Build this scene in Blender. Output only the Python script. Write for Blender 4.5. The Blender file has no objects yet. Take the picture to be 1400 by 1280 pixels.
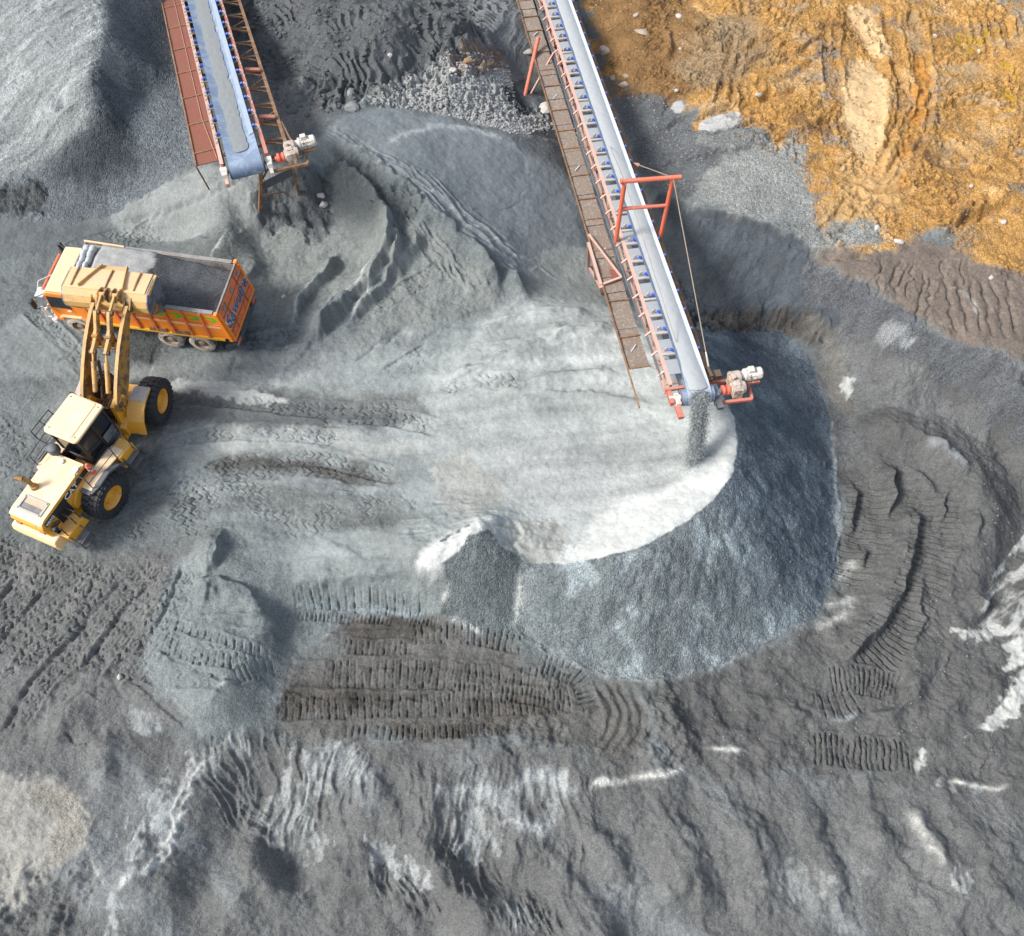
import bpy, bmesh, math, random
import numpy as np
from mathutils import Vector, Matrix
from mathutils.geometry import delaunay_2d_cdt
C = bpy.context.scene.collection
random.seed(7); RNG = np.random.default_rng(7)
# ---------------------------------------------------------------- camera model (drone looking steeply down)
FPX, TILT, CAMH = 1250.0, math.radians(27.0), 31.5
CT, ST = math.cos(TILT), math.sin(TILT)
def P(u, v, z=0.0):
    """point at height z seen at photo position (u, v)"""
    xc = (u-700)/FPX; yc = (640-v)/FPX
    d = (xc, ST+yc*CT, -CT+yc*ST)
    t = (z-CAMH)/d[2]
    return np.array([d[0]*t, d[1]*t, z])
# ---------------------------------------------------------------- noise
_perm = np.random.default_rng(3).permutation(256); _perm = np.concatenate([_perm, _perm])
_ga = np.linspace(0, 2*np.pi, 256, endpoint=False); _gx = np.cos(_ga); _gy = np.sin(_ga)
def pn(x, y, seed=0):
    xi = np.floor(x).astype(np.int64); yi = np.floor(y).astype(np.int64)
    xf = x-xi; yf = y-yi
    def g(ix, iy, fx, fy):
        h = _perm[(_perm[(ix+seed*37) & 255]+iy+seed*11) & 255]
        return _gx[h]*fx+_gy[h]*fy
    ux = xf*xf*xf*(xf*(xf*6-15)+10); uy = yf*yf*yf*(yf*(yf*6-15)+10)
    a = g(xi, yi, xf, yf); b = g(xi+1, yi, xf-1, yf)
    c = g(xi, yi+1, xf, yf-1); d = g(xi+1, yi+1, xf-1, yf-1)
    return ((a+(b-a)*ux)*(1-uy)+(c+(d-c)*ux)*uy)*1.5
def fbm(x, y, octv=4, seed=0, gain=.5):
    s = 0; a = 1; n = 0
    for o in range(octv):
        s = s+a*pn(x, y, seed+o); n += a
        x = x*2.03+1.7; y = y*2.03+9.2; a *= gain
    return s/n*1.35
def ridged(x, y, octv=4, seed=0):
    s = 0; a = 1; n = 0
    for o in range(octv):
        s = s+a*(1-np.abs(pn(x, y, seed+o))*2); n += a
        x = x*2.1+3.1; y = y*2.1+1.3; a *= .5
    return s/n
def sst(a, b, x):
    t = np.clip((x-a)/(b-a), 0, 1); return t*t*(3-2*t)
# ---------------------------------------------------------------- large shapes: a triangulated relief with break lines (u, v, z)
BREAK = [
 # gravel heap at upper left: crest, then toe
 [(150,-60,4.7),(143,-10,4.5),(143,40,4.4),(134,110,3.8),(118,170,2.8),(60,222,1.5),(0,250,1.0),(-80,270,.8)],
 [(-80,325,0),(0,297,0),(50,304,0),(120,298,.05),(150,275,.4),(215,255,1.0),(255,228,1.7),(290,205,2.3)],
 # crest of eroded bank
 [(430,192,3.1),(470,190,3.0),(500,205,2.8),(545,240,2.5),(590,285,2.1),(640,322,1.6),(690,365,1.0),(725,398,.5)],
 # foot of the bank face on hollow side
 [(440,225,2.0),(490,250,1.7),(525,290,1.5),(560,325,1.25),(610,355,.95),(660,395,.5)],
 # upper cliff edge and foot right of the long conveyor
 [(880,250,.2),(905,264,.4),(945,288,.9),(1000,296,1.1),(1050,311,1.1),(1090,331,1.1),(1108,352,1.0)],
 [(860,300,-1.3),(900,335,-1.5),(935,385,-1.9),(975,428,-2.0),(1030,436,-1.8),(1080,425,-1.2),(1112,372,-.1)],
 # second scarp
 [(965,430,-1.9),(1020,428,-1.75),(1065,424,-1.4),(1095,432,-1.1),(1115,458,-1.2)],
 # stockpile toe
 [(940,452,-1.5),(960,450,-1.75),(1000,449,-1.9),(1050,449,-2.1),(1085,463,-2.2),(1110,497,-2.4),(1131,560,-2.5),(1142,640,-2.5),(1146,720,-2.4),(1141,785,-2.2),(1112,845,-2.0),(1060,872,-1.9),(1000,902,-1.9),(950,920,-1.8),(895,928,-1.7),(840,924,-1.6),(770,902,-1.4),(720,874,-1.2),(690,868,-1.1),(640,858,-1.0),(604,838,-.8)],
 # stockpile rim
 [(925,468,.4),(945,490,1.1),(978,525,1.7),(1001,570,2.0),(1008,610,2.1),(1000,645,2.1),(975,682,2.05),(930,717,2.0),(880,744,1.9),(830,759,1.6),(778,769,1.1),(745,768,.8),(716,762,.6),(684,745,1.6),(656,716,2.15),(622,737,1.75),(580,766,1.2),(540,772,.55)],
 # groove between the small mound and the big flank
 [(716,768,.45),(714,800,-.35),(706,850,-1.1)],
 # south rim edge of the ramp
 [(540,778,.45),(470,792,.25),(400,800,.2),(330,790,.5)],
 [(600,838,-.75),(560,812,-.75),(480,810,-.6),(400,815,-.35)],
 # grey mound lower left
 [(196,908,-.4),(240,962,-.5),(282,1010,-.65),(340,996,-.85),(372,955,-1.0),(384,905,-.9),(386,855,-.6)],
 [(288,965,.1),(300,935,.3),(330,915,.3),(372,890,-.2)],
 [(215,880,-.1),(250,815,.3),(300,735,.75),(330,790,.5),(372,850,.25),(300,840,.45)],
 # edge of the terrace above the bottom slope
 [(150,985,-.75),(250,1020,-.9),(330,1008,-1.0),(400,1005,-1.1),(480,1012,-1.2),(620,1018,-1.3),(760,1032,-1.5),(800,1080,-1.7),(870,1060,-1.65),(940,1045,-1.7),(1050,1035,-1.9),(1180,1062,-2.1),(1262,1048,-2.1),(1320,1055,-2.0),(1420,1060,-2.0)],
 # berm on the right
 [(1112,368,.5),(1130,400,.15),(1165,420,.2),(1215,448,.35),(1270,478,.4),(1330,500,.55),(1400,535,.8),(1480,570,1.0)],
 [(1135,368,.9),(1180,385,1.0),(1240,430,1.05),(1310,470,1.1),(1365,485,1.25),(1400,505,1.2),(1480,530,1.3)],
 # dug fan on the right: outer edge
 [(1270,560,-1.7),(1335,590,-2.0),(1385,645,-2.3),(1402,705,-2.5),(1374,790,-2.6),(1347,860,-2.5)],
 [(1230,580,-1.3),(1290,600,-1.0),(1345,660,-.85),(1364,710,-1.0),(1340,780,-1.35),(1312,850,-1.75)],
]
SPOTS = [
 (195,60,2.5),(175,130,2.2),(240,110,1.9),(268,170,2.1),(230,0,1.5),(250,-60,1.0),(300,20,1.2),(310,-60,.8),(330,60,1.4),(345,130,2.0),(0,0,3.9),(60,60,3.9),(0,120,2.8),(60,150,2.8),(-80,0,3.9),(-80,160,2.3),(20,180,2.1),(170,200,2.0),(130,250,1.0),(60,265,.7),
 (180,285,.6),(230,256,1.6),(290,244,2.4),(340,262,2.5),(300,290,1.7),(250,310,.5),(200,315,.15),(385,292,.9),(372,250,2.2),(420,222,2.9),(450,270,1.3),(410,310,.8),(345,300,1.0),
 (520,150,2.5),(600,170,2.1),(700,200,1.2),(780,240,0),(800,330,-.7),(760,380,-.5),(690,300,.6),(620,230,1.7),(470,160,2.9),
 (560,100,2.3),(640,80,2.1),(700,130,.8),(740,170,0),(650,30,1.3),(720,20,.2),(360,60,2.0),(400,110,2.2),(450,130,2.4),(520,60,3.3),(620,20,3.0),(480,0,3.3),(400,0,2.6),(560,0,3.5),(400,160,2.5),
 (760,0,-1.3),(790,150,-1.3),(800,250,-1.2),(820,330,-1.2),(835,395,-1.1),(880,415,-1.1),(720,110,-.7),
 (850,0,.2),(850,120,-.1),(890,200,.1),(1000,60,1.0),(1000,160,.9),(1000,230,1.0),(1100,0,1.4),(1150,120,1.3),(1250,60,1.5),(1250,200,1.4),(1350,100,1.6),(1400,0,1.8),(1480,100,1.9),(1400,250,1.5),(1300,300,1.25),(1200,335,1.05),(1150,350,1.0),(1480,300,1.6),(1400,400,1.3),(1300,400,1.15),
 (960,600,1.5),(915,645,.95),(860,690,.8),(795,735,.55),(760,748,.5),(900,560,.95),(850,500,.75),(800,600,.55),(700,620,.4),(700,690,.35),(620,660,.2),(600,580,.1),(700,500,.5),(780,440,.55),(850,440,.2),(735,410,.3),(650,465,.2),(950,545,1.4),(700,738,.75),(740,700,.35),(620,705,.5),
 (560,830,-.95),(480,835,-.95),(600,858,-1.0),(700,905,-1.25),(800,935,-1.5),(450,870,-1.0),(420,940,-1.05),(600,960,-1.2),(750,980,-1.4),(850,960,-1.6),(395,985,-1.05),(620,800,.15),(660,800,.3),
 (0,330,0),(100,460,0),(200,480,0),(350,480,0),(450,520,.05),(300,560,-.05),(150,600,0),(0,600,0),(0,740,-.05),(200,700,0),(300,650,.05),(400,620,.05),(500,650,.1),(400,720,.1),(100,850,-.3),(0,900,-.4),(180,840,-.2),(0,1000,-.75),(100,960,-.6),(-80,600,0),(-80,900,-.4),(60,400,0),(280,470,0),(150,740,0),(540,720,.25),(240,760,0),
 (400,350,.3),(480,350,.55),(500,420,.5),(440,460,.1),(540,390,.75),(620,430,.5),(600,330,1.3),(350,330,.3),(380,400,.1),(560,480,.15),(470,300,1.0),
 (1160,470,-1.6),(1180,550,-1.9),(1170,700,-2.2),(1200,840,-2.1),(1240,620,-1.8),(1290,720,-1.7),(1260,800,-1.7),(1230,900,-2.0),(1400,800,-1.7),(1445,650,-1.6),(1400,590,-1.2),(1300,530,-1.0),(1200,510,-1.5),(1380,900,-1.9),(1150,900,-2.0),(1140,440,-.9),
 (895,935,-1.6),(905,925,-1.15),(920,965,-1.7),(980,980,-2.0),(1100,950,-2.1),(1150,1005,-2.1),(1240,965,-2.0),(1300,930,-1.9),(1400,930,-1.9),(905,990,-1.45),
 (60,1100,-.95),(0,1050,-.85),(100,1180,-1.2),(0,1230,-1.7),(240,1130,-1.2),(290,1060,-1.1),(330,1120,-2.4),(395,1175,-3.1),(460,1110,-2.0),(350,1200,-1.5),(470,1215,-2.1),(440,1260,-2.9),(520,1225,-2.9),(565,1150,-1.7),(590,1190,-1.7),(655,1250,-1.9),(600,1250,-3.3),(700,1120,-2.1),(720,1220,-2.7),(800,1200,-2.2),(950,1150,-2.1),(880,1250,-2.9),(1000,1260,-2.6),(1100,1150,-2.3),(1150,1260,-2.7),(1250,1200,-2.7),(1300,1260,-2.5),(1400,1180,-2.2),(1440,1300,-2.7),(300,1270,-2.7),(150,1280,-2.1),(520,1100,-1.8),(1000,1090,-2.0),(1060,1200,-2.6),(-80,1280,-1.8),(-80,1080,-.9),(640,1170,-2.6),(690,1200,-3.0),(860,1130,-1.8),(940,1200,-1.7),(975,1215,-2.7),(1040,1150,-1.8),(1075,1190,-2.7),(1230,1130,-2.0),(1330,1230,-1.9),(1375,1260,-2.8),(830,1250,-2.1),(230,1220,-1.4),(270,1240,-2.5),
]
pts, edges = [], []
for line in BREAK:
    for k, (u, v, z) in enumerate(line):
        p = P(u, v, z); pts.append(p)
        if k: edges.append((len(pts)-2, len(pts)-1))
for u, v, z in SPOTS: pts.append(P(u, v, z))
for x, y, z in ((-60,-40,-3),(0,-40,-3.5),(60,-40,-3),(-60,20,0),(60,20,.8),(-60,40,2),(60,45,1.8),(-60,90,2.5),(0,90,1.0),(60,90,2.0),(-30,62,3.0),(-8,62,2.8),(6,62,-.8),(30,62,1.9),(-34,8,-.6),(34,8,-1.6),(-25,-12,-2.4),(25,-12,-3)):
    pts.append(np.array([x, y, z]))
res = delaunay_2d_cdt([Vector((p[0], p[1])) for p in pts], edges, [], 0, .02)
tv = np.array([[v.x, v.y] for v in res[0]]); tz = np.zeros(len(tv))
for k, o in enumerate(res[3]): tz[k] = np.mean([pts[i][2] for i in o]) if o else np.nan
for k in np.where(np.isnan(tz))[0]:                       # where two break lines cross: inverse-distance height
    d = np.array([(p[0]-tv[k,0])**2+(p[1]-tv[k,1])**2 for p in pts])+1e-6; w = 1/d**2
    tz[k] = (w*np.array([p[2] for p in pts])).sum()/w.sum()
GS = .1; GX0, GX1, GY0, GY1 = -44.0, 44.0, -20.0, 66.0
gx = np.arange(GX0, GX1+GS/2, GS); gy = np.arange(GY0, GY1+GS/2, GS)
MAC = np.zeros((len(gy), len(gx)))
for f in res[2]:
    (x0, y0), (x1, y1), (x2, y2) = tv[f[0]], tv[f[1]], tv[f[2]]
    det = (y1-y2)*(x0-x2)+(x2-x1)*(y0-y2)
    if abs(det) < 1e-9: continue
    i0 = max(int((min(x0,x1,x2)-GX0)/GS), 0); i1 = min(int((max(x0,x1,x2)-GX0)/GS)+2, len(gx))
    j0 = max(int((min(y0,y1,y2)-GY0)/GS), 0); j1 = min(int((max(y0,y1,y2)-GY0)/GS)+2, len(gy))
    if i1 <= i0 or j1 <= j0: continue
    X, Y = np.meshgrid(gx[i0:i1], gy[j0:j1])
    a = ((y1-y2)*(X-x2)+(x2-x1)*(Y-y2))/det; b = ((y2-y0)*(X-x2)+(x0-x2)*(Y-y2))/det; c = 1-a-b
    m = (a >= -1e-6) & (b >= -1e-6) & (c >= -1e-6)
    MAC[j0:j1, i0:i1][m] = (a*tz[f[0]]+b*tz[f[1]]+c*tz[f[2]])[m]
def blur(A, r):
    k = np.exp(-.5*(np.arange(-3*r, 3*r+1)/r)**2); k /= k.sum(); n = 3*r
    B = np.pad(A, ((n, n), (0, 0)), 'edge'); B = sum(w*B[i:i+A.shape[0]] for i, w in enumerate(k))
    D = np.pad(B, ((0, 0), (n, n)), 'edge'); return sum(w*D[:, i:i+A.shape[1]] for i, w in enumerate(k))
MAC = .45*blur(MAC, 2)+.55*blur(MAC, 5)
def macro(x, y):
    fx = np.clip((np.asarray(x, float)-GX0)/GS, 0, len(gx)-1.001); fy = np.clip((np.asarray(y, float)-GY0)/GS, 0, len(gy)-1.001)
    i = fx.astype(int); j = fy.astype(int); a = fx-i; b = fy-j
    return (MAC[j,i]*(1-a)+MAC[j,i+1]*a)*(1-b)+(MAC[j+1,i]*(1-a)+MAC[j+1,i+1]*a)*b
def R(u, v):
    """where the sight line of photo position (u, v) meets the ground"""
    z = 0.
    for k in range(30):
        p = P(u, v, z); z += .6*(float(macro(p[0], p[1]))-z)
    return P(u, v, z)
# ---------------------------------------------------------------- fine grid
def axis(a, b, step0, step1, far):
    t = [a]
    while t[-1] < b:
        f = (t[-1]-a)/(b-a); t.append(t[-1]+(step0+(step1-step0)*f)*RES)
    lo = []; s = step0*RES; x = a
    while x > -far: s *= 1.22; x -= s; lo.append(x)
    hi = []; s = step1*RES; x = t[-1]
    while x < far: s *= 1.22; x += s; hi.append(x)
    return np.array(lo[::-1]+t+hi)
RES = .74
xs = axis(-27.5, 27.5, .056, .056, 600); ys = axis(-2.2, 49.5, .044, .07, 600)
NX, NY = len(xs), len(ys)
XX, YY = np.meshgrid(xs, ys)
H0 = macro(XX, YY)
Z = H0.copy()
COL = np.zeros((NY, NX, 3)); GRA = np.full((NY, NX), .45)
def win(x0, x1, y0, y1):
    i0, i1 = np.searchsorted(xs, [x0, x1]); j0, j1 = np.searchsorted(ys, [y0, y1])
    return (slice(max(j0-1, 0), min(j1+1, NY)), slice(max(i0-1, 0), min(i1+1, NX)))
def W(px): return np.array([R(u, v)[:2] for u, v in px])
def crv(p, n=6, closed=False):
    p = np.asarray(p, float)
    if len(p) < 3: return p
    q = np.vstack([p[-1], p, p[0], p[1]]) if closed else np.vstack([2*p[0]-p[1], p, 2*p[-1]-p[-2]])
    out = []
    for i in range(1, len(q)-2):
        a, b, c, d = q[i-1:i+3]
        for t in np.arange(n)/n:
            out.append(.5*((2*b)+(c-a)*t+(2*a-5*b+4*c-d)*t*t+(3*b-a-3*c+d)*t**3))
    if not closed: out.append(p[-1])
    return np.array(out)
def region(px, feather=.4, warp=.35, wsc=.9, seed=1, smooth=True):
    """soft mask of a ground area outlined at photo positions; its edge is broken up with noise"""
    w = W(px)
    if smooth: w = crv(w, 4, True)
    m = feather+warp*1.5
    sl = win(w[:,0].min()-m, w[:,0].max()+m, w[:,1].min()-m, w[:,1].max()+m)
    X, Y = XX[sl], YY[sl]
    d2 = np.full(X.shape, 1e9); ins = np.zeros(X.shape, bool)
    for k in range(len(w)):
        ax, ay = w[k-1]; bx, by = w[k]; dx, dy = bx-ax, by-ay
        t = np.clip(((X-ax)*dx+(Y-ay)*dy)/(dx*dx+dy*dy+1e-12), 0, 1)
        d2 = np.minimum(d2, (X-ax-t*dx)**2+(Y-ay-t*dy)**2)
        if ay != by:
            ins ^= ((ay > Y) != (by > Y)) & (X < (bx-ax)*(Y-ay)/(by-ay)+ax)
    sd = np.sqrt(d2)*np.where(ins, 1, -1)
    sd = sd+warp*fbm(X*wsc, Y*wsc, 4, seed)+min(.16, warp*.55)*fbm(X*3.7, Y*3.7, 3, seed+50)
    feather = feather*.62
    return sl, sst(-feather, feather, sd), sd
def stroke(px, reach, smooth=6, wob=0., seed=5, world=None):
    """signed offset d, run length s and end distance e from a line on the ground"""
    w = W(px) if world is None else np.asarray(world)
    w = crv(w, smooth) if smooth else w
    sl = win(w[:,0].min()-reach, w[:,0].max()+reach, w[:,1].min()-reach, w[:,1].max()+reach)
    X, Y = XX[sl], YY[sl]
    if wob:
        X, Y = X+wob*fbm(X*1.1, Y*1.1, 3, seed), Y+wob*fbm(X*1.1+40, Y*1.1, 3, seed+3)
    best = np.full(X.shape, 1e9); D = np.zeros(X.shape); S = np.zeros(X.shape); L = 0.
    for k in range(len(w)-1):
        ax, ay = w[k]; dx, dy = w[k+1]-w[k]; l = math.hypot(dx, dy)
        if l < 1e-6: continue
        t = ((X-ax)*dx+(Y-ay)*dy)/(l*l); tc = np.clip(t, 0, 1)
        q = (X-ax-tc*dx)**2+(Y-ay-tc*dy)**2
        m = q < best; best[m] = q[m]
        D[m] = (((Y-ay)*dx-(X-ax)*dy)/l)[m]; S[m] = L+(tc*l)[m]; L += l
    dist = np.sqrt(best); sg = np.where(D < 0, -1, 1)
    return sl, dist*sg, S, np.minimum(S, L-S), L
def paint(sl, m, col, grain=None, var=.0, seed=9):
    c = np.asarray(col, float)
    if var:
        X, Y = XX[sl], YY[sl]; c = c*(1+var*fbm(X*.8, Y*.8, 4, seed))[..., None]
    COL[sl] = COL[sl]*(1-m[..., None])+c*m[..., None]
    if grain is not None: GRA[sl] = GRA[sl]*(1-m)+grain*m
def taper(e, l=.5): return sst(0, l, e)
def ridge(px, hw, h, col=None, colw=None, wob=.12, seed=5, one=0., grain=None, tl=.6, cm=1.):
    """raised (h>0) or cut (h<0) line; one = how much steeper on the right-hand side"""
    sl, d, s, e, L = stroke(px, hw*4+.3, wob=wob, seed=seed)
    X, Y = XX[sl], YY[sl]
    f = taper(e, tl)*((.80+.35*fbm(X*.6, Y*.6, 2, seed+2)+.12*fbm(X*2.1, Y*2.1, 2, seed+3)) if hw > .14 else (.75+.5*fbm(X*1.3, Y*1.3, 2, seed+2)))
    w = hw*np.where(d > 0, 1+one, 1/(1+one)) if one >= 0 else hw*np.where(d < 0, 1-one, 1/(1-one))
    Z[sl] += h*np.exp(-(d/w)**2)*f
    if col is not None:
        cw = colw or hw*.8
        paint(sl, np.clip(np.exp(-(d/cw)**2)*1.3*taper(e, tl)*(.7+.8*fbm(X*2, Y*2, 3, seed+6))*cm, 0, 1), col, grain)
def scarp(px, h, w=.1, fall=.8, wob=.15, seed=5, tl=.8):
    """a break of slope: high on the left of the line, low on the right"""
    sl, d, s, e, L = stroke(px, fall*4, wob=wob, seed=seed)
    Z[sl] += h*.5*np.tanh(d/w)*np.exp(-np.abs(d)/fall)*taper(e, tl)
def cleats(px, width, pitch, depth, wob=.06, seed=5, col=None, broken=.55, sink=.05):
    """bulldozer track: transverse bars pressed into the ground"""
    sl, d, s, e, L = stroke(px, width, wob=wob, seed=seed)
    X, Y = XX[sl], YY[sl]
    n = fbm(X*1.1, Y*1.1, 3, seed+4)
    ins = sst(width/2+.06, width/2-.06, np.abs(d)+.05*fbm(X*5, Y*5, 2, seed))*taper(e, .3)*sst(-broken-.15, -broken+.25, n)
    ph = (s/pitch+.25*d/width*np.sin(seed*1.7)+.10*fbm(X*.8, Y*.8, 2, seed+1)) % 1.
    gw = .021/pitch+.012
    flat = ins*.9; Z[sl] = Z[sl]*(1-flat)+(H0[sl]+.10*fbm(X*.45, Y*.45, 3, 41)+.03*fbm(X*1.7, Y*1.7, 3, seed+8))*flat
    Z[sl] += ins*(-sink*.6-depth*np.exp(-((ph-.5)/gw)**2)*(.55+.9*sst(-.4, .4, fbm(X*2.3, Y*2.3, 2, seed+3)))+depth*.3*np.exp(-((ph-.5-2.1*gw)/gw)**2))
    lip = np.exp(-((np.abs(d)-width/2-.06)/.06)**2)*taper(e, .3)*(.5+n)
    Z[sl] += lip*.05
    if col is not None: paint(sl, ins*.6, col)
def zigzag(a, b, cell):
    """0..1, 1 on the wavy cross grooves left by tyre lugs (a along the track, b across)"""
    tri = np.abs((b/cell*.9) % 1-.5)*2
    ph = (a/cell/.82+.62*(tri-.5)) % 1.
    g = np.exp(-((ph-.5)/.085)**2)
    link = np.exp(-((np.abs(((b/cell*.9+.5*np.floor(a/cell/.82+.62*(tri-.5))) % 1)-.5))/.075)**2)*.7
    return np.maximum(g, link)
def tread(px, width, cell, depth, wob=.06, seed=5, broken=.3, sink=.05, stretch=1.25, col=None, lip=.05):
    """tyre track of an earthmover: blocks parted by zigzag grooves"""
    sl, d, s, e, L = stroke(px, width, wob=wob, seed=seed)
    X, Y = XX[sl], YY[sl]
    n = fbm(X*.9, Y*.9, 3, seed+4)
    ins = sst(width/2+.05, width/2-.05, np.abs(d))*taper(e, .5)*sst(-broken-.2, -broken+.3, n)
    g = zigzag(s+.05*fbm(X*3, Y*3, 2, seed), d*stretch, cell)
    g = g*sst(-.45, -.05, fbm(X*2.6, Y*2.6, 2, seed+9))
    flat = ins*.7; Z[sl] = Z[sl]*(1-flat)+(H0[sl]+.10*fbm(X*.45, Y*.45, 3, 41))*flat
    Z[sl] += ins*(-sink+.1*depth-depth*g*(.8+.5*n))+lip*np.exp(-((np.abs(d)-width/2-.08)/.07)**2)*taper(e, .5)*(.6+n)
    if col is not None: paint(sl, ins*.5, col)
def treadfield(px, ang, cell, depth, seed=5, broken=.1, feather=.4):
    sl, m, sd = region(px, feather, .4, .8, seed)
    X, Y = XX[sl], YY[sl]; c, s_ = math.cos(ang), math.sin(ang)
    X2 = X+.25*fbm(X*.5, Y*.5, 2, seed+7); Y2 = Y+.25*fbm(X*.5+9, Y*.5, 2, seed+8)
    a = X2*c+Y2*s_; b = -X2*s_+Y2*c
    lane = fbm(a*.18, b*1.1, 2, seed+2); n = fbm(X*.7, Y*.7, 3, seed+4)
    g = zigzag(a, b*1.2, cell)
    k = m*sst(-broken-.2, -broken+.25, n+.5*lane)
    Z[sl] += k*(.1*depth-depth*g*1.25*sst(-.75, -.05, fbm(X*1.6, Y*1.6, 2, seed+9)))+m*.10*lane+m*.03*fbm(X*1.6, Y*1.6, 3, seed+11)
def gully(px, ang, wl, amp, seed=5, feather=.5, stretch=7., sharp=1.6):
    """erosion channels running along the slope direction ang"""
    sl, m, sd = region(px, feather, .4, .8, seed)
    X, Y = XX[sl], YY[sl]; c, s_ = math.cos(ang), math.sin(ang)
    X2 = X+.5*fbm(X*.35, Y*.35, 3, seed+7)
    a = (X2*c+Y*s_)/stretch; b = (-X2*s_+Y*c)
    r = ridged(a/wl, b/wl, 4, seed+1)
    Z[sl] += m*amp*(np.sign(r)*np.abs(r)**sharp-.2)
    return sl, m, r
def rough(px, amp, sc, seed=5, feather=.5, octv=4, bill=False):
    sl, m, sd = region(px, feather, .4, .8, seed)
    X, Y = XX[sl], YY[sl]
    n = (np.abs(pn(X*sc, Y*sc, seed))*1.3+.6*np.abs(pn(X*sc*2.2, Y*sc*2.2, seed+1))-.5) if bill else fbm(X*sc, Y*sc, octv, seed)
    Z[sl] += m*amp*n
    return sl, m, n
# ================================================================ ground cover: material colours with some light and shade painted in, and relief
far = sst(27, 60, np.hypot(XX, YY-24))
big = fbm(XX*.13, YY*.13, 4, 21); med = fbm(XX*.6, YY*.6, 4, 31)
strk = fbm(XX*.16+.05*YY, YY*.75-.12*XX, 5, 25)
COL[:] = np.array((.150,.163,.164))*(1+.22*big+.16*med+.24*strk)[..., None]
fin = (np.abs(XX) < 40) & (YY > -14) & (YY < 62)
Z += np.where(fin, .10*fbm(XX*.45, YY*.45, 4, 41)+.022*fbm(XX*2.6, YY*2.6, 3, 45), 0)
Z += far*3.0*fbm(XX*.02, YY*.02, 2, 51)
BR = (.110,.108,.106); PALE = (.36,.365,.355); SILT = (.20,.218,.228); DK = (.078,.083,.09)
# --- lower slope, brownish grey with silty wash
sl, m, sd = region([(-80,1000),(150,985),(250,1015),(480,1010),(760,1032),(940,1045),(1180,1060),(1420,1055),(1480,1380),(700,1400),(-80,1380)], .5, .5, .8, 61)
X, Y = XX[sl], YY[sl]
wash = fbm(X*.30+.25*Y, Y*.16, 4, 63)
c = np.array((.136,.136,.134))*(1+.25*fbm(X*.5, Y*.3, 4, 62))[..., None]
c = c+np.array((.055,.062,.068))*sst(.05, .55, wash)[..., None]
paint(sl, m, c, .5)
# --- dark brown-grey ground on the right
paint(*region([(905,930),(1000,905),(1110,850),(1150,790),(1150,640),(1120,490),(1150,420),(1260,480),(1480,600),(1480,1060),(1180,1060),(940,1045)], .5, .5, .7, 65)[:2], BR, .45, .22, 66)
paint(*region([(1115,470),(1150,450),(1260,500),(1330,570),(1380,660),(1350,640),(1260,580),(1180,560),(1150,640)], .5, .5, .8, 67)[:2], (.15,.15,.15), .6, .2, 68)
# --- tracked yard lower left
paint(*region([(-80,730),(100,760),(240,745),(225,840),(190,910),(250,990),(150,990),(-80,1010)], .8, .7, .6, 69)[:2], (.150,.149,.146), .5, .24, 70)
# --- brown crawler terrace
paint(*region([(470,842),(600,848),(690,875),(780,920),(880,935),(870,1050),(760,1025),(620,1012),(480,1008),(380,1000),(390,930),(440,880)], 1.3, 1.0, .6, 71)[:2], (.124,.118,.110), .55, .3, 72)
for q in ([(475,845),(560,845),(600,860),(520,880),(480,872)], [(390,938),(470,940),(560,955),(500,970),(385,980)], [(640,958),(720,952),(760,975),(660,980)], [(540,990),(640,985),(700,1000),(560,1012)]):
    paint(*region(q, .2, .3, 1.4, 73)[:2], (.092,.084,.076), .6, .35, 74)
# --- grey mounds lower left
paint(*region([(232,800),(270,740),(310,725),(420,740),(560,775),(610,800),(600,845),(480,835),(440,880),(385,900),(380,960),(330,1000),(282,1010),(235,960),(195,905)], .15, .25, 1.0, 75)[:2], (.185,.20,.201), .5, .22, 76)
# --- light loading ramp and its dust
sl, m, sd = region([(250,560),(400,480),(560,450),(650,430),(735,405),(850,415),(930,450),(1010,560),(1010,650),(930,725),(830,765),(745,770),(650,730),(540,775),(400,790),(320,700),(250,640)], 1.3, .9, .5, 77)
paint(sl, m, (.262,.278,.274), .2, .14, 78)
sl, m, sd = region([(560,560),(640,460),(735,408),(850,415),(930,450),(1008,560),(1010,650),(930,722),(830,762),(745,770),(660,735),(600,660)], .9, .8, .6, 79)
paint(sl, m, (.345,.360,.352), .15, .12, 80)
sl, m, sd = region([(740,470),(800,440),(900,470),(960,520),(1008,570),(1012,640),(970,690),(900,735),(820,762),(775,770),(800,730),(900,680),(930,600),(850,540)], .5, .5, .8, 81)
paint(sl, m, (.43,.445,.435), .12, .1, 82)
for q, c in (([(670,610),(720,600),(780,590),(850,585),(930,600),(935,650),(860,690),(790,712),(720,700),(670,650)], (.345,.352,.345)), ([(770,590),(830,583),(880,600),(930,625),(850,640),(790,620)], (.30,.31,.305)),
             ([(700,715),(760,712),(775,745),(740,765),(700,745)], (.33,.33,.31)), ([(590,640),(640,620),(690,690),(620,700)], (.33,.33,.31))):
    paint(*region(q, .15, .35, 1.0, 83)[:2], c, .2, .1, 84)
for q in ([(775,768),(800,728),(850,690),(930,660),(985,625),(1008,600),(1010,648),(972,688),(930,720),(880,744),(830,760)], [(575,760),(610,732),(650,712),(668,724),(640,745),(618,765),(590,772)]):
    sl, m, sd = region(q, .55, .45, .9, 85); paint(sl, np.clip(m*1.15, 0, 1), (.53,.53,.51), .08, .10, 86)
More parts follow.
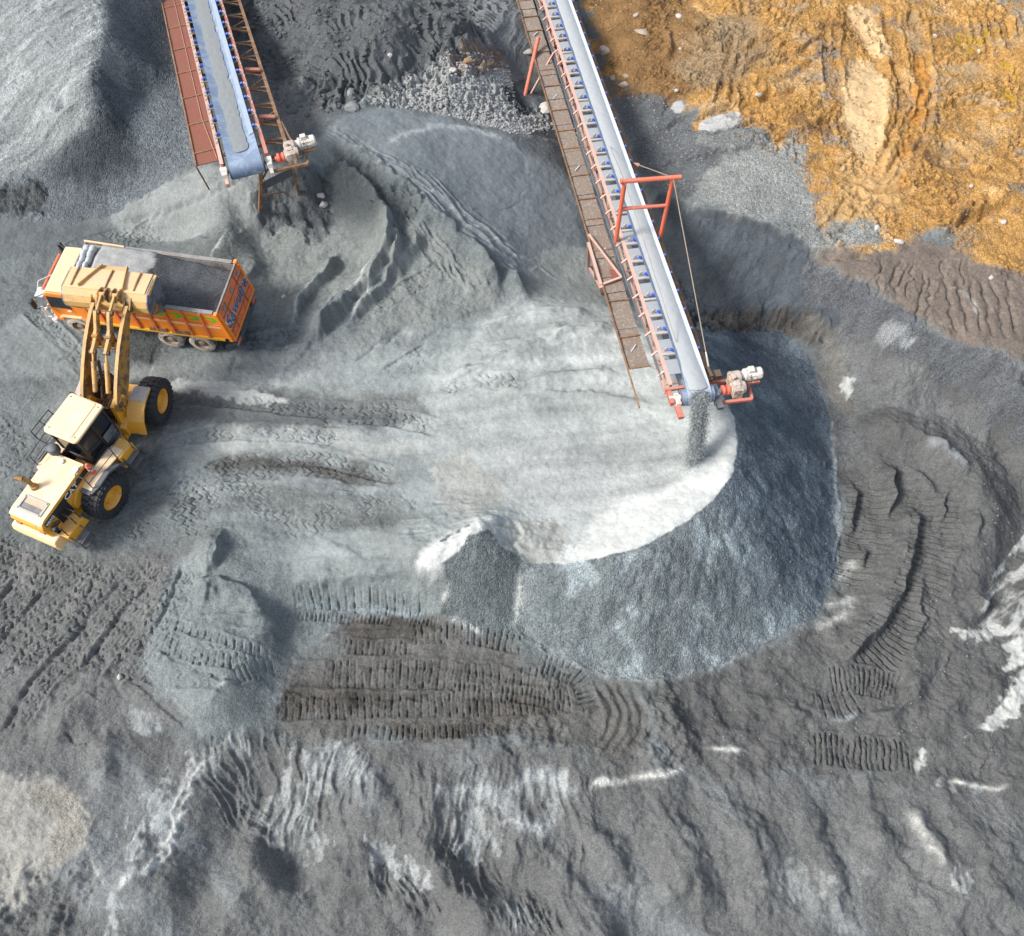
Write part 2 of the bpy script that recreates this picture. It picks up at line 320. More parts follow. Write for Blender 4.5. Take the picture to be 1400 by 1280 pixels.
# tyre-worn stripes on the ramp
for q, c, g in (([(235,520),(330,525),(440,540),(430,575),(330,580),(230,560)], (.13,.135,.135), .5), ([(300,625),(400,625),(530,650),(520,670),(400,655),(290,650)], (.115,.112,.105), .5),
                ([(330,660),(450,665),(550,690),(530,720),(400,710),(330,690)], (.19,.20,.195), .4), ([(440,530),(560,545),(570,565),(450,575)], (.185,.19,.185), .4),
                ([(310,590),(420,585),(560,600),(560,622),(420,615),(300,615)], (.36,.365,.35), .2)):
    paint(*region(q, .45, .45, .7, 87)[:2], c, g, .15, 88)
sl, m, sd = region([(200,560),(400,470),(600,440),(740,420),(860,440),(980,560),(980,660),(760,730),(540,760),(330,760),(210,700)], 1.0, .8, .5, 183)
X, Y = XX[sl], YY[sl]; COL[sl] *= (1+m*(.44*fbm(X*.13+.02*Y, Y*.85-.05*X, 5, 185)+.12*fbm(X*.3, Y*2.2, 3, 186)))[..., None]
for q, c in (([(200,600),(330,588),(480,592),(640,575),(640,590),(480,612),(330,605),(200,615)], (.30,.315,.31)), ([(240,505),(420,510),(560,522),(560,530),(420,522),(250,515)], (.27,.285,.285)), ([(190,655),(330,640),(520,668),(520,680),(330,655),(200,668)], (.21,.225,.228)), ([(210,560),(330,552),(520,560),(520,585),(330,580),(220,575)], (.125,.132,.135)), ([(60,560),(130,520),(230,495),(330,485),(330,500),(230,515),(140,545),(80,590)], (.23,.245,.245)), ([(10,430),(100,440),(120,500),(60,520),(0,500)], (.20,.215,.215)), ([(330,450),(420,430),(440,480),(360,500)], (.105,.115,.122)), ([(0,300),(120,305),(140,330),(60,345),(0,335)], (.125,.135,.14))):
    paint(*region(q, .5, .5, .7, 187)[:2], c, .25, .16, 188)  # the dark patch behind the truck tail is its shadow painted in
sl, m, sd = region([(232,523),(300,520),(380,542),(390,550),(330,548),(240,535)], .18, .25, 1.2, 89); paint(sl, m*.8, (.46,.465,.45), .1, .1, 90)
# --- stockpile flank: fresh crusher sand with lighter runs
sl, m, sd = region([(925,468),(960,449),(1050,447),(1085,461),(1111,495),(1132,560),(1143,640),(1148,720),(1142,787),(1113,847),(1060,874),(1000,904),(950,922),(895,930),(840,926),(770,904),(720,876),(703,850),(712,770),(745,770),(778,771),(830,761),(880,746),(930,719),(977,683),(1002,645),(1010,610),(1003,570),(980,525),(947,490)], .05, .06, 2.0, 91, smooth=False)
X, Y = XX[sl], YY[sl]
pc = P(945, 640, 2.0); ang = np.arctan2(Y-pc[1], X-pc[0]); rad = np.hypot(X-pc[0], Y-pc[1])
run = .45*fbm(ang*5.0+.3*fbm(X*.8, Y*.8, 2, 98), rad*.6, 3, 92)+.9*fbm(X*.75+.25*Y, Y*.75, 5, 93)
south = sst(-.4, -1.5, ang)                       # sunlit south flank painted lighter, shaded east flank bluer
c = np.array((.120,.145,.170))+(np.array((.170,.188,.196))-np.array((.120,.145,.170)))*south[..., None]
c = c*(1+.20*fbm(X*.6, Y*.6, 4, 94))[..., None]
c = c+np.array((.10,.115,.12))*(sst(.08, .5, run)*(.5+.8*south))[..., None]-np.array((.03,.03,.03))*sst(.05, .5, -run)[..., None]
paint(sl, m, c, .85)
PILEMASK = np.zeros((NY, NX)); PILEMASK[sl] = m
Z[sl] += m*(.10*fbm(ang*6, rad*.5, 4, 95)*sst(.3, 2., rad-1.8)+.10*fbm(X*.8, Y*.8, 4, 97)*sst(.3, 1.5, rad-1.6)+.04*fbm(X*2.2, Y*2.2, 3, 96))
# --- small mound beside it
sl, m, sd = region([(600,740),(655,716),(684,745),(716,768),(704,850),(690,868),(640,858),(604,838),(612,790)], .08, .1, 2, 97)
paint(sl, m, (.135,.150,.155), .85, .14, 98); MOUND2 = (sl, m)
paint(*region([(575,766),(612,735),(652,714),(668,722),(650,728),(622,757),(598,770)], .08, .15, 1.5, 99)[:2], (.51,.51,.49), .1, .08, 98)
# --- silt apron behind the bank
sl, m, sd = region([(440,185),(500,150),(600,160),(700,190),(790,240),(815,330),(800,400),(730,400),(690,362),(640,318),(590,282),(540,236),(495,203)], .3, .35, .8, 101)
paint(sl, m, SILT, .15, .10, 102)
paint(*region([(540,215),(570,185),(620,172),(690,195),(730,230),(770,300),(800,370),(730,370),(680,330),(600,260)], .1, .3, .7, 103)[:2], (.185,.20,.213), .15, .10, 104)
paint(*region([(730,240),(800,230),(830,330),(820,390),(780,390),(740,310)], .3, .4, .7, 105)[:2], (.165,.18,.195), .15, .08, 106)
paint(*region([(735,345),(800,340),(850,400),(860,420),(760,408),(720,395)], .15, .25, 1.0, 107)[:2], (.245,.262,.255), .15, .1, 108)
# --- eroded hollow
paint(*region([(300,300),(360,285),(440,240),(500,265),(530,300),(600,330),(680,400),(650,430),(560,450),(430,480),(360,460),(340,380)], .6, .5, .7, 109)[:2], (.205,.215,.208), .35, .16, 110)
paint(*region([(350,470),(390,440),(440,400),(500,440),(420,500),(360,520)], .6, .5, .7, 111)[:2], (.15,.163,.17), .35, .15, 112)
# --- footprint bank under the left conveyor
paint(*region([(150,285),(240,245),(300,225),(350,235),(430,190),(470,175),(440,230),(360,300),(260,330),(180,320)], .3, .35, .9, 113)[:2], (.25,.262,.258), .3, .12, 114)
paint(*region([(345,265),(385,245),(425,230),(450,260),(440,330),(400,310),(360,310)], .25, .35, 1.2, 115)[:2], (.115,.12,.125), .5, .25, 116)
# --- gravel heap: paler gravel plus painted sunlight on the left, shade on the right
GH = [(-120,-80),(280,-80),(300,20),(275,120),(290,205),(256,228),(216,256),(176,277),(140,300),(50,304),(0,297),(-120,330)]
sl, m, sd = region(GH, .08, .25, 1.2, 117); GRAVELMASK = np.zeros((NY, NX)); GRAVELMASK[sl] = m
X, Y = XX[sl], YY[sl]
paint(sl, m, np.array((.155,.17,.185))*(1+.2*fbm(X*.5, Y*.5, 4, 118))[..., None], 1.0)
sl, m, sd = region([(150,-80),(143,-10),(141,40),(130,110),(118,170),(60,222),(0,250),(-120,280),(-120,-80)], .5, .35, .8, 119)
X, Y = XX[sl], YY[sl]
paint(sl, m, (np.array((.255,.268,.268))+np.array((.11,.112,.11))*sst(-.2, .5, fbm((X+Y)*.14, (Y-X)*.7, 4, 129))[..., None])*(1+.18*fbm((X+Y)*.25, (Y-X)*1.6, 4, 120))[..., None], .8)
paint(*region([(140,60),(165,80),(182,118),(170,125),(140,90)], .2, .3, 1, 121)[:2], (.25,.26,.262), .9, .15, 122)
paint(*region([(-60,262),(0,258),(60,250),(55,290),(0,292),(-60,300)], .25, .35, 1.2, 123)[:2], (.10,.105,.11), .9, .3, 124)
paint(*region([(130,120),(150,150),(185,190),(190,235),(120,250),(70,240),(95,215),(118,175),(136,110)], .9, .5, .7, 125)[:2], (.058,.066,.075), 1., .18, 126)  # dark flank by the crest, shade painted into the gravel colour
# --- clawed dark mound and rubble behind
paint(*region([(330,-60),(680,-60),(660,60),(600,90),(500,130),(430,150),(385,170),(345,60)], .4, .5, .7, 127)[:2], (.10,.105,.11), .6, .28, 128)
paint(*region([(350,110),(420,110),(440,160),(400,190),(370,170)], .3, .4, 1, 129)[:2], (.17,.17,.168), .5, .2, 130)
paint(*region([(640,-60),(760,-60),(790,170),(780,240),(700,190),(660,130),(650,60)], .4, .5, .7, 131)[:2], (.165,.172,.178), .35, .18, 132)
sl, m, sd = region([(500,140),(530,115),(590,90),(650,70),(690,85),(700,130),(740,160),(780,170),(785,190),(710,183),(640,165),(560,150)], .3, .45, 1.0, 133); RUBBLE = (sl, m)
paint(sl, m, (.34,.34,.33), .9, .18, 134)
paint(*region([(615,80),(680,70),(690,95),(640,100)], .25, .35, 1.4, 135)[:2], (.24,.18,.14), .8, .3, 136)
paint(*region([(690,115),(715,110),(730,150),(715,162),(695,140)], .15, .2, 1.4, 137)[:2], (.075,.08,.085), .5, .2, 138)
# --- orange clay plateau
for q in ([(930,60),(1000,75),(1060,60),(1110,20)], [(940,95),(1010,105),(1080,90),(1150,40)], [(1215,20),(1225,80),(1238,150),(1215,220),(1185,260)], [(1250,15),(1262,90),(1262,160),(1235,240)], [(1160,20),(1185,60),(1200,95)], [(1290,200),(1340,230),(1400,240)], [(1150,250),(1220,270),(1300,255)], [(1010,50),(1000,100),(985,150)]): pass
OR = [(770,-300),(1900,-300),(1900,420),(1520,330),(1400,375),(1330,350),(1262,325),(1200,350),(1130,352),(1118,300),(1110,255),(1060,200),(980,175),(930,140),(880,140),(845,115),(815,30)]
sl, m, sd = region(OR, .5, 1.3, .55, 139); ORM = (sl, m); ORM_full = np.zeros((NY, NX)); ORM_full[sl] = m
X, Y = XX[sl], YY[sl]
n1 = fbm(X*.35, Y*.35, 5, 140); n2 = fbm(X*1.3, Y*1.3, 4, 141)
c = np.array((.46,.258,.082))*(1+.26*n2)[..., None]
def lay(c, col, k): return c*(1-k[..., None])+np.array(col)*k[..., None]
c = lay(c, (.215,.122,.052), sst(.2, .7, n1+.5*n2)); c = lay(c, (.53,.335,.145), sst(.12, .5, -n1+.4*n2))
c = lay(c, (.27,.21,.15), sst(.15, .5, fbm(X*.22+7, Y*.4, 4, 188)+.3*n2)*.6)
c = lay(c, (.24,.225,.20), sst(.25, .6, fbm(X*.3+3, Y*.3, 5, 197)+.35*n2+.5*sst(14., 6., X)*sst(30., 38., 60-Y))*.8)
c = lay(c, (.17,.12,.078), sst(.45, .8, fbm(X*.7, Y*.7, 4, 142)+.25*n2)*.8)
paint(sl, m, c, .85)
paint(*region([(800,-40),(900,-40),(960,30),(960,110),(900,150),(845,120),(815,40)], .6, .7, .7, 143)[:2], (.215,.125,.052), .6, .3, 144)
paint(*region([(940,60),(1000,20),(1040,30),(1030,90),(970,130),(935,110)], 1.2, 1.2, .6, 145)[:2], (.30,.215,.125), .8, .3, 146)
for q in ([(1158,10),(1185,12),(1215,60),(1222,85),(1195,75),(1170,40)], [(1165,80),(1195,85),(1212,130),(1208,190),(1190,235),(1172,210),(1152,160),(1155,110)]):
    sl, m, sd = region(q, .15, .2, 1.2, 147); paint(sl, m, (.55,.39,.21), .12, .12, 148); Z[sl] -= m*.06
for q in ([(1090,45),(1130,40),(1150,60),(1120,90),(1090,75)],[(960,160),(1010,150),(1015,165),(970,180)],[(1240,30),(1275,25),(1275,60),(1245,65)],[(1270,90),(1330,80),(1340,110),(1280,130)],[(1270,190),(1320,185),(1330,215),(1280,225)],[(1330,140),(1400,130),(1400,170),(1340,180)]):
    sl, m, sd = region(q, .8, 1.1, .8, 149); X, Y = XX[sl], YY[sl]; paint(sl, m*sst(-.15, .25, fbm(X*.9, Y*1.6, 4, 189))*.8, (.40,.29,.17), .2, .2, 150)
for q in ([(1310,45),(1340,42),(1360,52),(1345,66),(1315,64)],[(1366,82),(1378,85),(1390,105),(1372,100)],[(1370,125),(1400,130),(1400,145),(1375,145)]):
    sl, m, sd = region(q, .3, .6, 1.6, 151); X, Y = XX[sl], YY[sl]; paint(sl, m*sst(-.2, .3, fbm(X*2.2, Y*2.2, 3, 190))*.85, (.42,.26,.015), .3, .25, 152)
paint(*region([(1180,230),(1250,190),(1270,110),(1255,80),(1240,200),(1230,260)], .3, .3, 1., 153)[:2], (.50,.235,.05), .4, .15, 154)
# --- grey gravel plateau in front of it
sl, m, sd = region([(1185,200),(1215,205),(1240,240),(1200,300),(1150,335),(1110,300),(1150,250)], .8, .7, .8, 153); paint(sl, m*.8, (.50,.33,.15), .25, .18, 154)
sl, m, sd = region([(930,270),(960,230),(1010,205),(1075,195),(1110,250),(1118,300),(1190,310),(1195,340),(1115,352),(1090,328),(1050,309),(1000,294)], .7, 1.0, .8, 155); GRP = (sl, m)
paint(sl, m, (.30,.30,.285), 1., .15, 156)
sl, m, sd = region([(845,130),(930,150),(960,190),(1000,210),(960,240),(940,280),(905,262),(880,220)], .4, .5, .8, 157); paint(sl, m, (.125,.128,.132), .7, .28, 158)
paint(*region([(955,175),(1020,170),(1060,190),(1010,205),(960,195)], .3, .4, 1, 159)[:2], (.215,.215,.21), 1., .2, 160)
for q in ([(958,165),(1000,150),(1015,158),(1010,170),(968,180)],[(920,140),(932,138),(934,152),(922,154)]):
    paint(*region(q, .08, .12, 2, 161)[:2], (.42,.41,.40), .1, .1, 162)
# --- dark cliff between the plateau and the stockpile
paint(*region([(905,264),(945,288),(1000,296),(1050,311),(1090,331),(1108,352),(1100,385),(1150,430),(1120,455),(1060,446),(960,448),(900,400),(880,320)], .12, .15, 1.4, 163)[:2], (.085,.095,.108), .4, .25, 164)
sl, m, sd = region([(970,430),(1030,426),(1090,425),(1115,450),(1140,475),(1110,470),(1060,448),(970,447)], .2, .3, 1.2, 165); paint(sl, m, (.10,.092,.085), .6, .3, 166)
paint(*region([(1098,440),(1120,440),(1150,470),(1170,560),(1140,560),(1125,490)], .3, .3, .9, 167)[:2], (.175,.165,.15), .5, .15, 168)
# --- brown ploughed plateau right, dark berm
paint(*region([(1115,352),(1200,345),(1262,328),(1330,350),(1400,375),(1500,360),(1500,540),(1400,500),(1365,485),(1310,470),(1240,430),(1180,390),(1130,372)], .3, .4, .9, 169)[:2], (.175,.142,.118), .45, .18, 170)
paint(*region([(1110,355),(1135,372),(1180,390),(1240,430),(1310,472),(1365,490),(1410,510),(1480,560),(1480,620),(1400,570),(1330,530),(1270,500),(1215,470),(1165,440),(1115,420),(1095,385)], .3, .4, .9, 171)[:2], (.12,.123,.132), .85, .22, 172)
paint(*region([(1200,448),(1225,443),(1250,460),(1240,475),(1210,468)], .15, .2, 1.4, 173)[:2], (.26,.265,.27), .8, .15, 174)
# --- pale silt and salt crusts
SALT = (.45,.45,.43)
for q in ([(1385,735),(1450,700),(1450,830),(1390,870),(1335,845),(1355,790)], [(1385,735),(1450,720),(1450,770),(1370,760)]):
    sl, m, sd = region(q, .12, .3, 1.2, 175); X, Y = XX[sl], YY[sl]
    paint(sl, m*.9*sst(-.15, .3, fbm((X+Y)*.5, (Y-X)*1.6, 4, 176)), (.40,.40,.385), .25, .14, 177)
for q in ([(1372,880),(1400,870),(1400,905),(1372,915),(1378,895)],[(1310,1010),(1345,995),(1370,955),(1400,915),(1400,960),(1375,990),(1340,1003)],[(1250,1040),(1260,1022),(1264,1035),(1256,1060)],[(1300,862),(1360,858),(1380,866),(1340,872)],[(1152,522),(1162,518),(1165,535),(1156,548)]):
    paint(*region(q, .16, .25, 2., 178)[:2], (.46,.455,.43), .2, .15, 179)
for q, k in (([(165,1180),(185,1110),(215,1075),(232,1040),(275,1025),(270,1060),(240,1090),(238,1150),(205,1175)], .9), ([(385,1080),(395,1025),(430,1020),(480,1015),(500,1060),(470,1075),(420,1110),(385,1150),(350,1120),(370,1085)], .7),
             ([(320,1010),(340,1005),(335,1040),(322,1070)], .7), ([(290,1020),(310,1010),(300,1060),(284,1050)], .6), ([(500,1155),(530,1150),(590,1205),(600,1225),(560,1215),(520,1190)], .85), ([(620,1120),(660,1110),(690,1125),(680,1170),(625,1175)], .8), ([(390,1160),(420,1120),(440,1130),(450,1160),(430,1190),(400,1195)], .6),
             ([(600,1080),(640,1070),(690,1085),(680,1105),(620,1110)], .5), ([(690,1080),(750,1060),(790,1080),(770,1120),(700,1130)], .45), ([(690,1235),(730,1240),(740,1265),(710,1265)], .6), ([(140,1285),(150,1230),(165,1225),(160,1290)], .8),
             ([(175,970),(215,975),(225,1000),(190,1000)], .5), ([(1030,1190),(1080,1180),(1130,1200),(1110,1240),(1050,1220)], .35), ([(1290,1200),(1330,1190),(1320,1215),(1295,1220)], .8), ([(835,1220),(860,1205),(880,1240),(850,1260)], .3), ([(1280,1070),(1340,1072),(1330,1080)], .6), ([(1130,1200),(1180,1190),(1190,1260),(1120,1260)], .3)):
    sl, m, sd = region(q, .12, .35, 1.3, 181); X, Y = XX[sl], YY[sl]
    paint(sl, m*np.clip(k*1.05*sst(-.38, .30, fbm(X*3.0, Y*.7, 3, 182)+.5*fbm(X*6., Y*4., 3, 184)), 0, 1), (.345,.355,.352), .4, .15, 183)
sl, m, sd = region([(-80,1060),(20,1060),(90,1075),(125,1110),(118,1150),(80,1185),(50,1210),(20,1240),(-80,1260)], .25, .4, 1.4, 184)
X, Y = XX[sl], YY[sl]; nn = fbm(X*2.5, Y*2.5, 3, 185)
paint(sl, m, np.array((.285,.272,.25))*(1+.2*nn)[..., None], .35); Z[sl] += m*.04+m*.03*nn
paint(*region([(30,1090),(70,1070),(115,1100),(115,1150),(70,1180),(80,1120)], .2, .3, 1.5, 186)[:2], (.27,.25,.22), .6, .2, 187)
fq = (sst(.0, .5, far)*(1-ORM_full))[..., None]; COL = COL*(1-fq)+np.array((.15,.155,.155))*(1+.35*fbm(XX*.03, YY*.03, 2, 195))[..., None]*fq
# ---------------------------------------------------------------- relief strokes
A55 = math.radians(57)
treadfield([(-40,740),(60,760),(160,775),(235,770),(235,850),(190,905),(200,930),(120,920),(60,900),(-40,930)], A55, .40, .085, 201, .9)
treadfield([(150,660),(240,640),(330,690),(300,720),(240,740),(160,740)], math.radians(20), .40, .08, 203, 0)
treadfield([(-40,560),(50,600),(20,660),(-40,640)], A55, .42, .06, 205, -.05)
treadfield([(250,650),(420,640),(560,690),(400,740),(280,720)], math.radians(0), .40, .05, 207, -.15)
for k, q in enumerate(([(-30,935),(30,860),(80,800)], [(-20,860),(40,790)], [(70,930),(130,850),(190,790)], [(120,925),(165,860),(215,800)], [(195,905),(235,840),(262,770)], [(10,1010),(60,930),(110,880)])):
    tread(q, .75, .36, .09, seed=210+k, broken=.5)
    ridge([(u-11, v-6) for u, v in q], .10, -.13, seed=220+k)
for k, q in enumerate(([(150,640),(230,605),(340,590),(470,600)], [(235,540),(330,548),(430,560),(560,560)], [(300,650),(420,640),(530,655)], [(225,690),(300,640),(420,625),(540,652)], [(480,440),(540,405),(600,370)], [(520,520),(560,495),(600,470)], [(600,530),(660,523),(720,525)], [(170,345),(190,320),(215,300)], [(80,345),(160,322),(240,320)], [(330,470),(420,455),(500,420)], [(430,575),(520,570),(600,585)], [(270,470),(340,455),(380,452)], [(40,420),(90,470),(130,520)])):
    tread(q, .68, .38, .09, seed=230+k, broken=.25, lip=.06)
    ridge([(u+3, v+11) for u, v in q], .08, -.05, seed=250+k)
for k, q in enumerate(([(230,905),(300,890),(370,900)], [(230,925),(320,935)], [(140,940),(180,910),(220,930)], [(70,960),(110,930),(150,950)])):
    tread(q, .6, .36, .07, seed=270+k, broken=.3)
# long cuts in the yard and hollow
for k, (q, w, h) in enumerate((([(200,530),(210,485),(225,455)], .1, -.06), ([(300,540),(325,490),(350,470)], .1, -.08), ([(480,500),(530,462),(560,450)], .09, -.08), ([(520,475),(560,440),(590,420)], .09, -.08), ([(560,480),(620,440),(700,410)], .12, -.08), ([(0,385),(60,395),(120,420)], .1, -.05), ([(0,650),(60,680)], .1, -.05), ([(380,520),(420,480),(440,455)], .14, -.1), ([(350,440),(375,405),(390,395)], .1, -.08))):
    ridge(q, w, h, seed=280+k)
# crawler tracks on the terrace
for k, (q, w, p, d) in enumerate((([(398,818),(480,818),(590,832)], .85, .30, .08), ([(555,868),(640,866),(720,884)], .7, .24, .09), ([(462,884),(520,886),(570,884)], .5, .2, .08), ([(440,922),(520,920),(620,924),(720,930),(800,945)], 1.0, .27, .075), ([(376,968),(470,966),(600,964),(720,962),(815,955)], .85, .25, .08), ([(600,945),(690,948),(780,962)], .55, .17, .08), ([(400,842),(480,847),(600,850)], .28, .15, .07), ([(470,1000),(600,1002),(690,996)], .45, .22, .09), ([(205,872),(290,900),(372,902)], .55, .26, .09), ([(310,930),(350,915),(385,912)], .5, .2, .07), ([(735,905),(790,928),(812,985)], .7, .2, .09), ([(230,850),(290,870),(375,900)], .35, .28, .08))):
    cleats(q, w, p, d, seed=300+k, broken=.45)
for k, q in enumerate(([(395,905),(480,902),(620,906)], [(380,935),(480,948),(600,945)], [(600,905),(680,915),(760,935)], [(430,868),(500,865),(560,862)], [(640,945),(700,950),(760,962)])):
    ridge(q, .10, .10, seed=330+k, grain=.6)
    ridge([(u, v+6) for u, v in q], .09, -.08, seed=340+k)
ridge([(395,826),(480,834),(595,836)], .1, .06, (.25,.285,.30), .12, seed=349)
for k, q in enumerate(([(800,925),(830,980),(800,1030)], [(815,925),(845,980),(815,1035)], [(835,925),(858,985),(830,1035)], [(850,935),(872,985),(845,1030)], [(870,930),(890,985),(862,1030)])):
    ridge(q, .09, .07, seed=350+k); ridge([(u+8, v) for u, v in q], .1, -.08, seed=356+k)
# tracks of the dug fan on the right
for k, (q, w, p, d) in enumerate((([(1180,660),(1172,730),(1160,800)], 1.3, .26, .1), ([(1205,660),(1198,720),(1190,770)], .9, .26, .1), ([(1262,670),(1255,760),(1215,850),(1165,905)], 1.1, .24, .1), ([(1300,670),(1285,760),(1240,860),(1190,920)], 1.0, .24, .1), ([(1235,650),(1215,645)], .8, .2, .08), ([(1130,935),(1180,930),(1235,945)], 1.1, .17, .1), ([(1105,1020),(1180,1030),(1250,1035)], 1.1, .2, .12), ([(1110,965),(1150,965),(1180,955)], .9, .3, .1), ([(1270,880),(1300,850)], .8, .2, .06))):
    cleats(q, w, p, d, seed=360+k, broken=.45)
for k, (q, hw, h, one) in enumerate((([(1240,690),(1248,720),(1240,760),(1218,830),(1180,880),(1150,905)], 0.36, 0.85, -2.), ([(1160,655),(1165,690),(1158,740)], 0.26, 0.68, -1.5), ([(1212,630),(1218,680),(1210,720)], 0.19, 0.59, -1.5), ([(1300,655),(1290,690),(1285,720)], 0.12, 0.42, -1.), ([(1282,660),(1285,690)], 0.18, 0.42, -1.), ([(1330,690),(1338,720),(1322,745)], 0.26, 0.59, -1.5), ([(1265,780),(1255,830),(1262,850),(1240,890)], 0.17, 0.34, -1.), ([(1185,740),(1172,790)], 0.22, 0.42, -1.), ([(1335,800),(1345,830),(1330,855)], 0.30, 0.68, -1.5), ([(1230,640),(1262,660),(1280,690)], 0.24, 0.34, -1.))):
    ridge(q, hw, h, seed=380+k, one=one*.7, wob=.14, tl=1.0)
scarp([(1230,905),(1238,930),(1232,960),(1205,975),(1170,985)], .5, .12, .5, seed=391)
ridge([(1132,985),(1160,980),(1180,965)], .12, .1, (.3,.31,.31), seed=392)
# the eroded hollow: fins and terraces
for k, (q, hw, h, one) in enumerate((([(452,215),(500,262),(528,300),(533,345),(505,395),(460,435),(425,470)], 0.34, 1.12, -1.4), ([(528,300),(545,340),(530,390),(500,420),(470,445)], 0.28, 0.75, -1.4), ([(455,340),(460,355),(440,385),(415,410),(395,450)], 0.25, 0.75, -1.2), ([(590,300),(575,330),(550,360),(545,390)], 0.34, 0.60, -1.2), ([(560,300),(595,305)], 0.46, 0.52, 0), ([(645,325),(668,360),(685,410)], 0.34, 0.75, -1.0), ([(690,360),(710,390),(722,415)], 0.32, 0.68, -1.), ([(345,345),(350,365),(330,395)], 0.23, 0.38, -1.), ([(400,275),(440,262)], 0.34, 0.38, 0))):
    ridge(q, hw, h, seed=400+k, one=one*.7, wob=.14, tl=1.2)
for k, q in enumerate(([(520,355),(490,400),(450,438)], [(528,372),(505,410),(478,440)], [(440,388),(415,412),(398,448)], [(330,395),(345,362)], [(283,362),(302,335),(304,315)])):
    ridge(q, .06, .05, (.38,.385,.37), .08, seed=411+k, wob=.25)
gully([(450,240),(520,270),(600,320),(680,390),(640,400),(560,330),(500,290)], math.radians(-60), .5, .22, 415, .3, 4.)
gully([(430,190),(500,205),(590,280),(690,360),(720,390),(700,340),(620,265),(540,215),(470,180)], math.radians(-35), .4, .2, 417, .35, 6.)
rough([(430,215),(480,215),(540,255),(580,270),(560,300),(490,260),(440,250)], .3, 2.2, 419, .3, 4)
rough([(395,180),(430,180),(440,215),(405,215)], .2, 1.6, 420, .3, 4)
rough([(345,265),(385,245),(425,225),(450,260),(440,330),(400,310),(360,310)], .55, 1.0, 421, .3, 5)
scarp([(470,190),(520,215),(560,250),(600,285),(650,330),(700,375)], -.35, .15, .5, .35, 422)
ridge([(525,195),(560,180),(610,173),(650,180),(690,190)], .12, .03, (.34,.355,.36), .16, seed=423, wob=.3)
ridge([(690,190),(715,215),(725,245)], .1, .02, (.27,.285,.295), .12, seed=424, wob=.3)
ridge([(720,245),(710,275),(680,295)], .05, -.03, seed=425, wob=.2)
for k in range(9):
    t = k/8; u = 480+t*240; v = 200+t*170
    ridge([(u, v), (u+26, v+2), (u+48, v+14)], .07, .06, (.27,.285,.29), .09, seed=430+k, wob=.25)
# footprints on the bank
for k in range(26):
    t = k/25; u = 175+t*160+random.uniform(-3, 3); v = 303-t*62+math.sin(t*3)*7+random.uniform(-2, 2)
    p = R(u, v); sl = win(p[0]-.4, p[0]+.4, p[1]-.4, p[1]+.4)
    Z[sl] -= .10*np.exp(-(((XX[sl]-p[0])/.15)**2+((YY[sl]-p[1])/.1)**2))
ridge([(165,285),(230,255),(300,250),(345,235)], .12, .1, seed=440, wob=.2)
scarp([(345,300),(300,318),(250,330),(200,330)], .25, .12, .4, .2, 441)
# gravel heap: grooves
gully([(-60,-40),(140,-40),(135,110),(118,170),(60,215),(-60,250)], math.radians(28), .9, .16, 443, .3, 6.)
ridge([(72,152),(85,138),(96,124)], .2, -.3, seed=444); scarp([(95,110),(85,140),(70,155)], .3, .15, .4, .2, 445)
rough([(-60,262),(0,258),(62,250),(55,290),(0,292),(-60,300)], .5, 1.1, 446, .3, 5)
# clawed mound
sl, m, sd = region([(330,-60),(680,-60),(655,60),(590,85),(500,125),(430,140),(350,90)], .3, .4, .8, 450)
X, Y = XX[sl], YY[sl]; rr = np.hypot(X-P(300,180,2)[0], Y-P(300,180,2)[1])
w1 = fbm(X*.3, Y*.3, 3, 451); claw = np.abs(((rr+1.6*w1)/.55) % 1-.5)*2
Z[sl] += m*(.22*(claw-.5)*sst(-.25, .1, fbm(X*.28, Y*.28, 2, 452))+.35*fbm(X*.6, Y*.6, 4, 453))
rough([(430,110),(520,100),(600,70),(660,40),(690,80),(640,110),(520,130),(450,150)], .5, 1.2, 454, .3, 5, True)
gully([(650,-40),(740,-40),(750,60),(690,80),(655,40)], math.radians(75), .8, .14, 455)
rough([(505,140),(590,90),(650,70),(700,130),(780,170),(785,190),(640,160)], .22, 3.2, 456, .2, 3, True)
ridge([(700,115),(715,140),(718,160)], .45, -.5, seed=457); ridge([(480,150),(495,140),(500,155)], .3, .3, seed=458)
ridge([(715,183),(745,182),(765,187)], .22, .25, (.15,.155,.16), .3, seed=459)
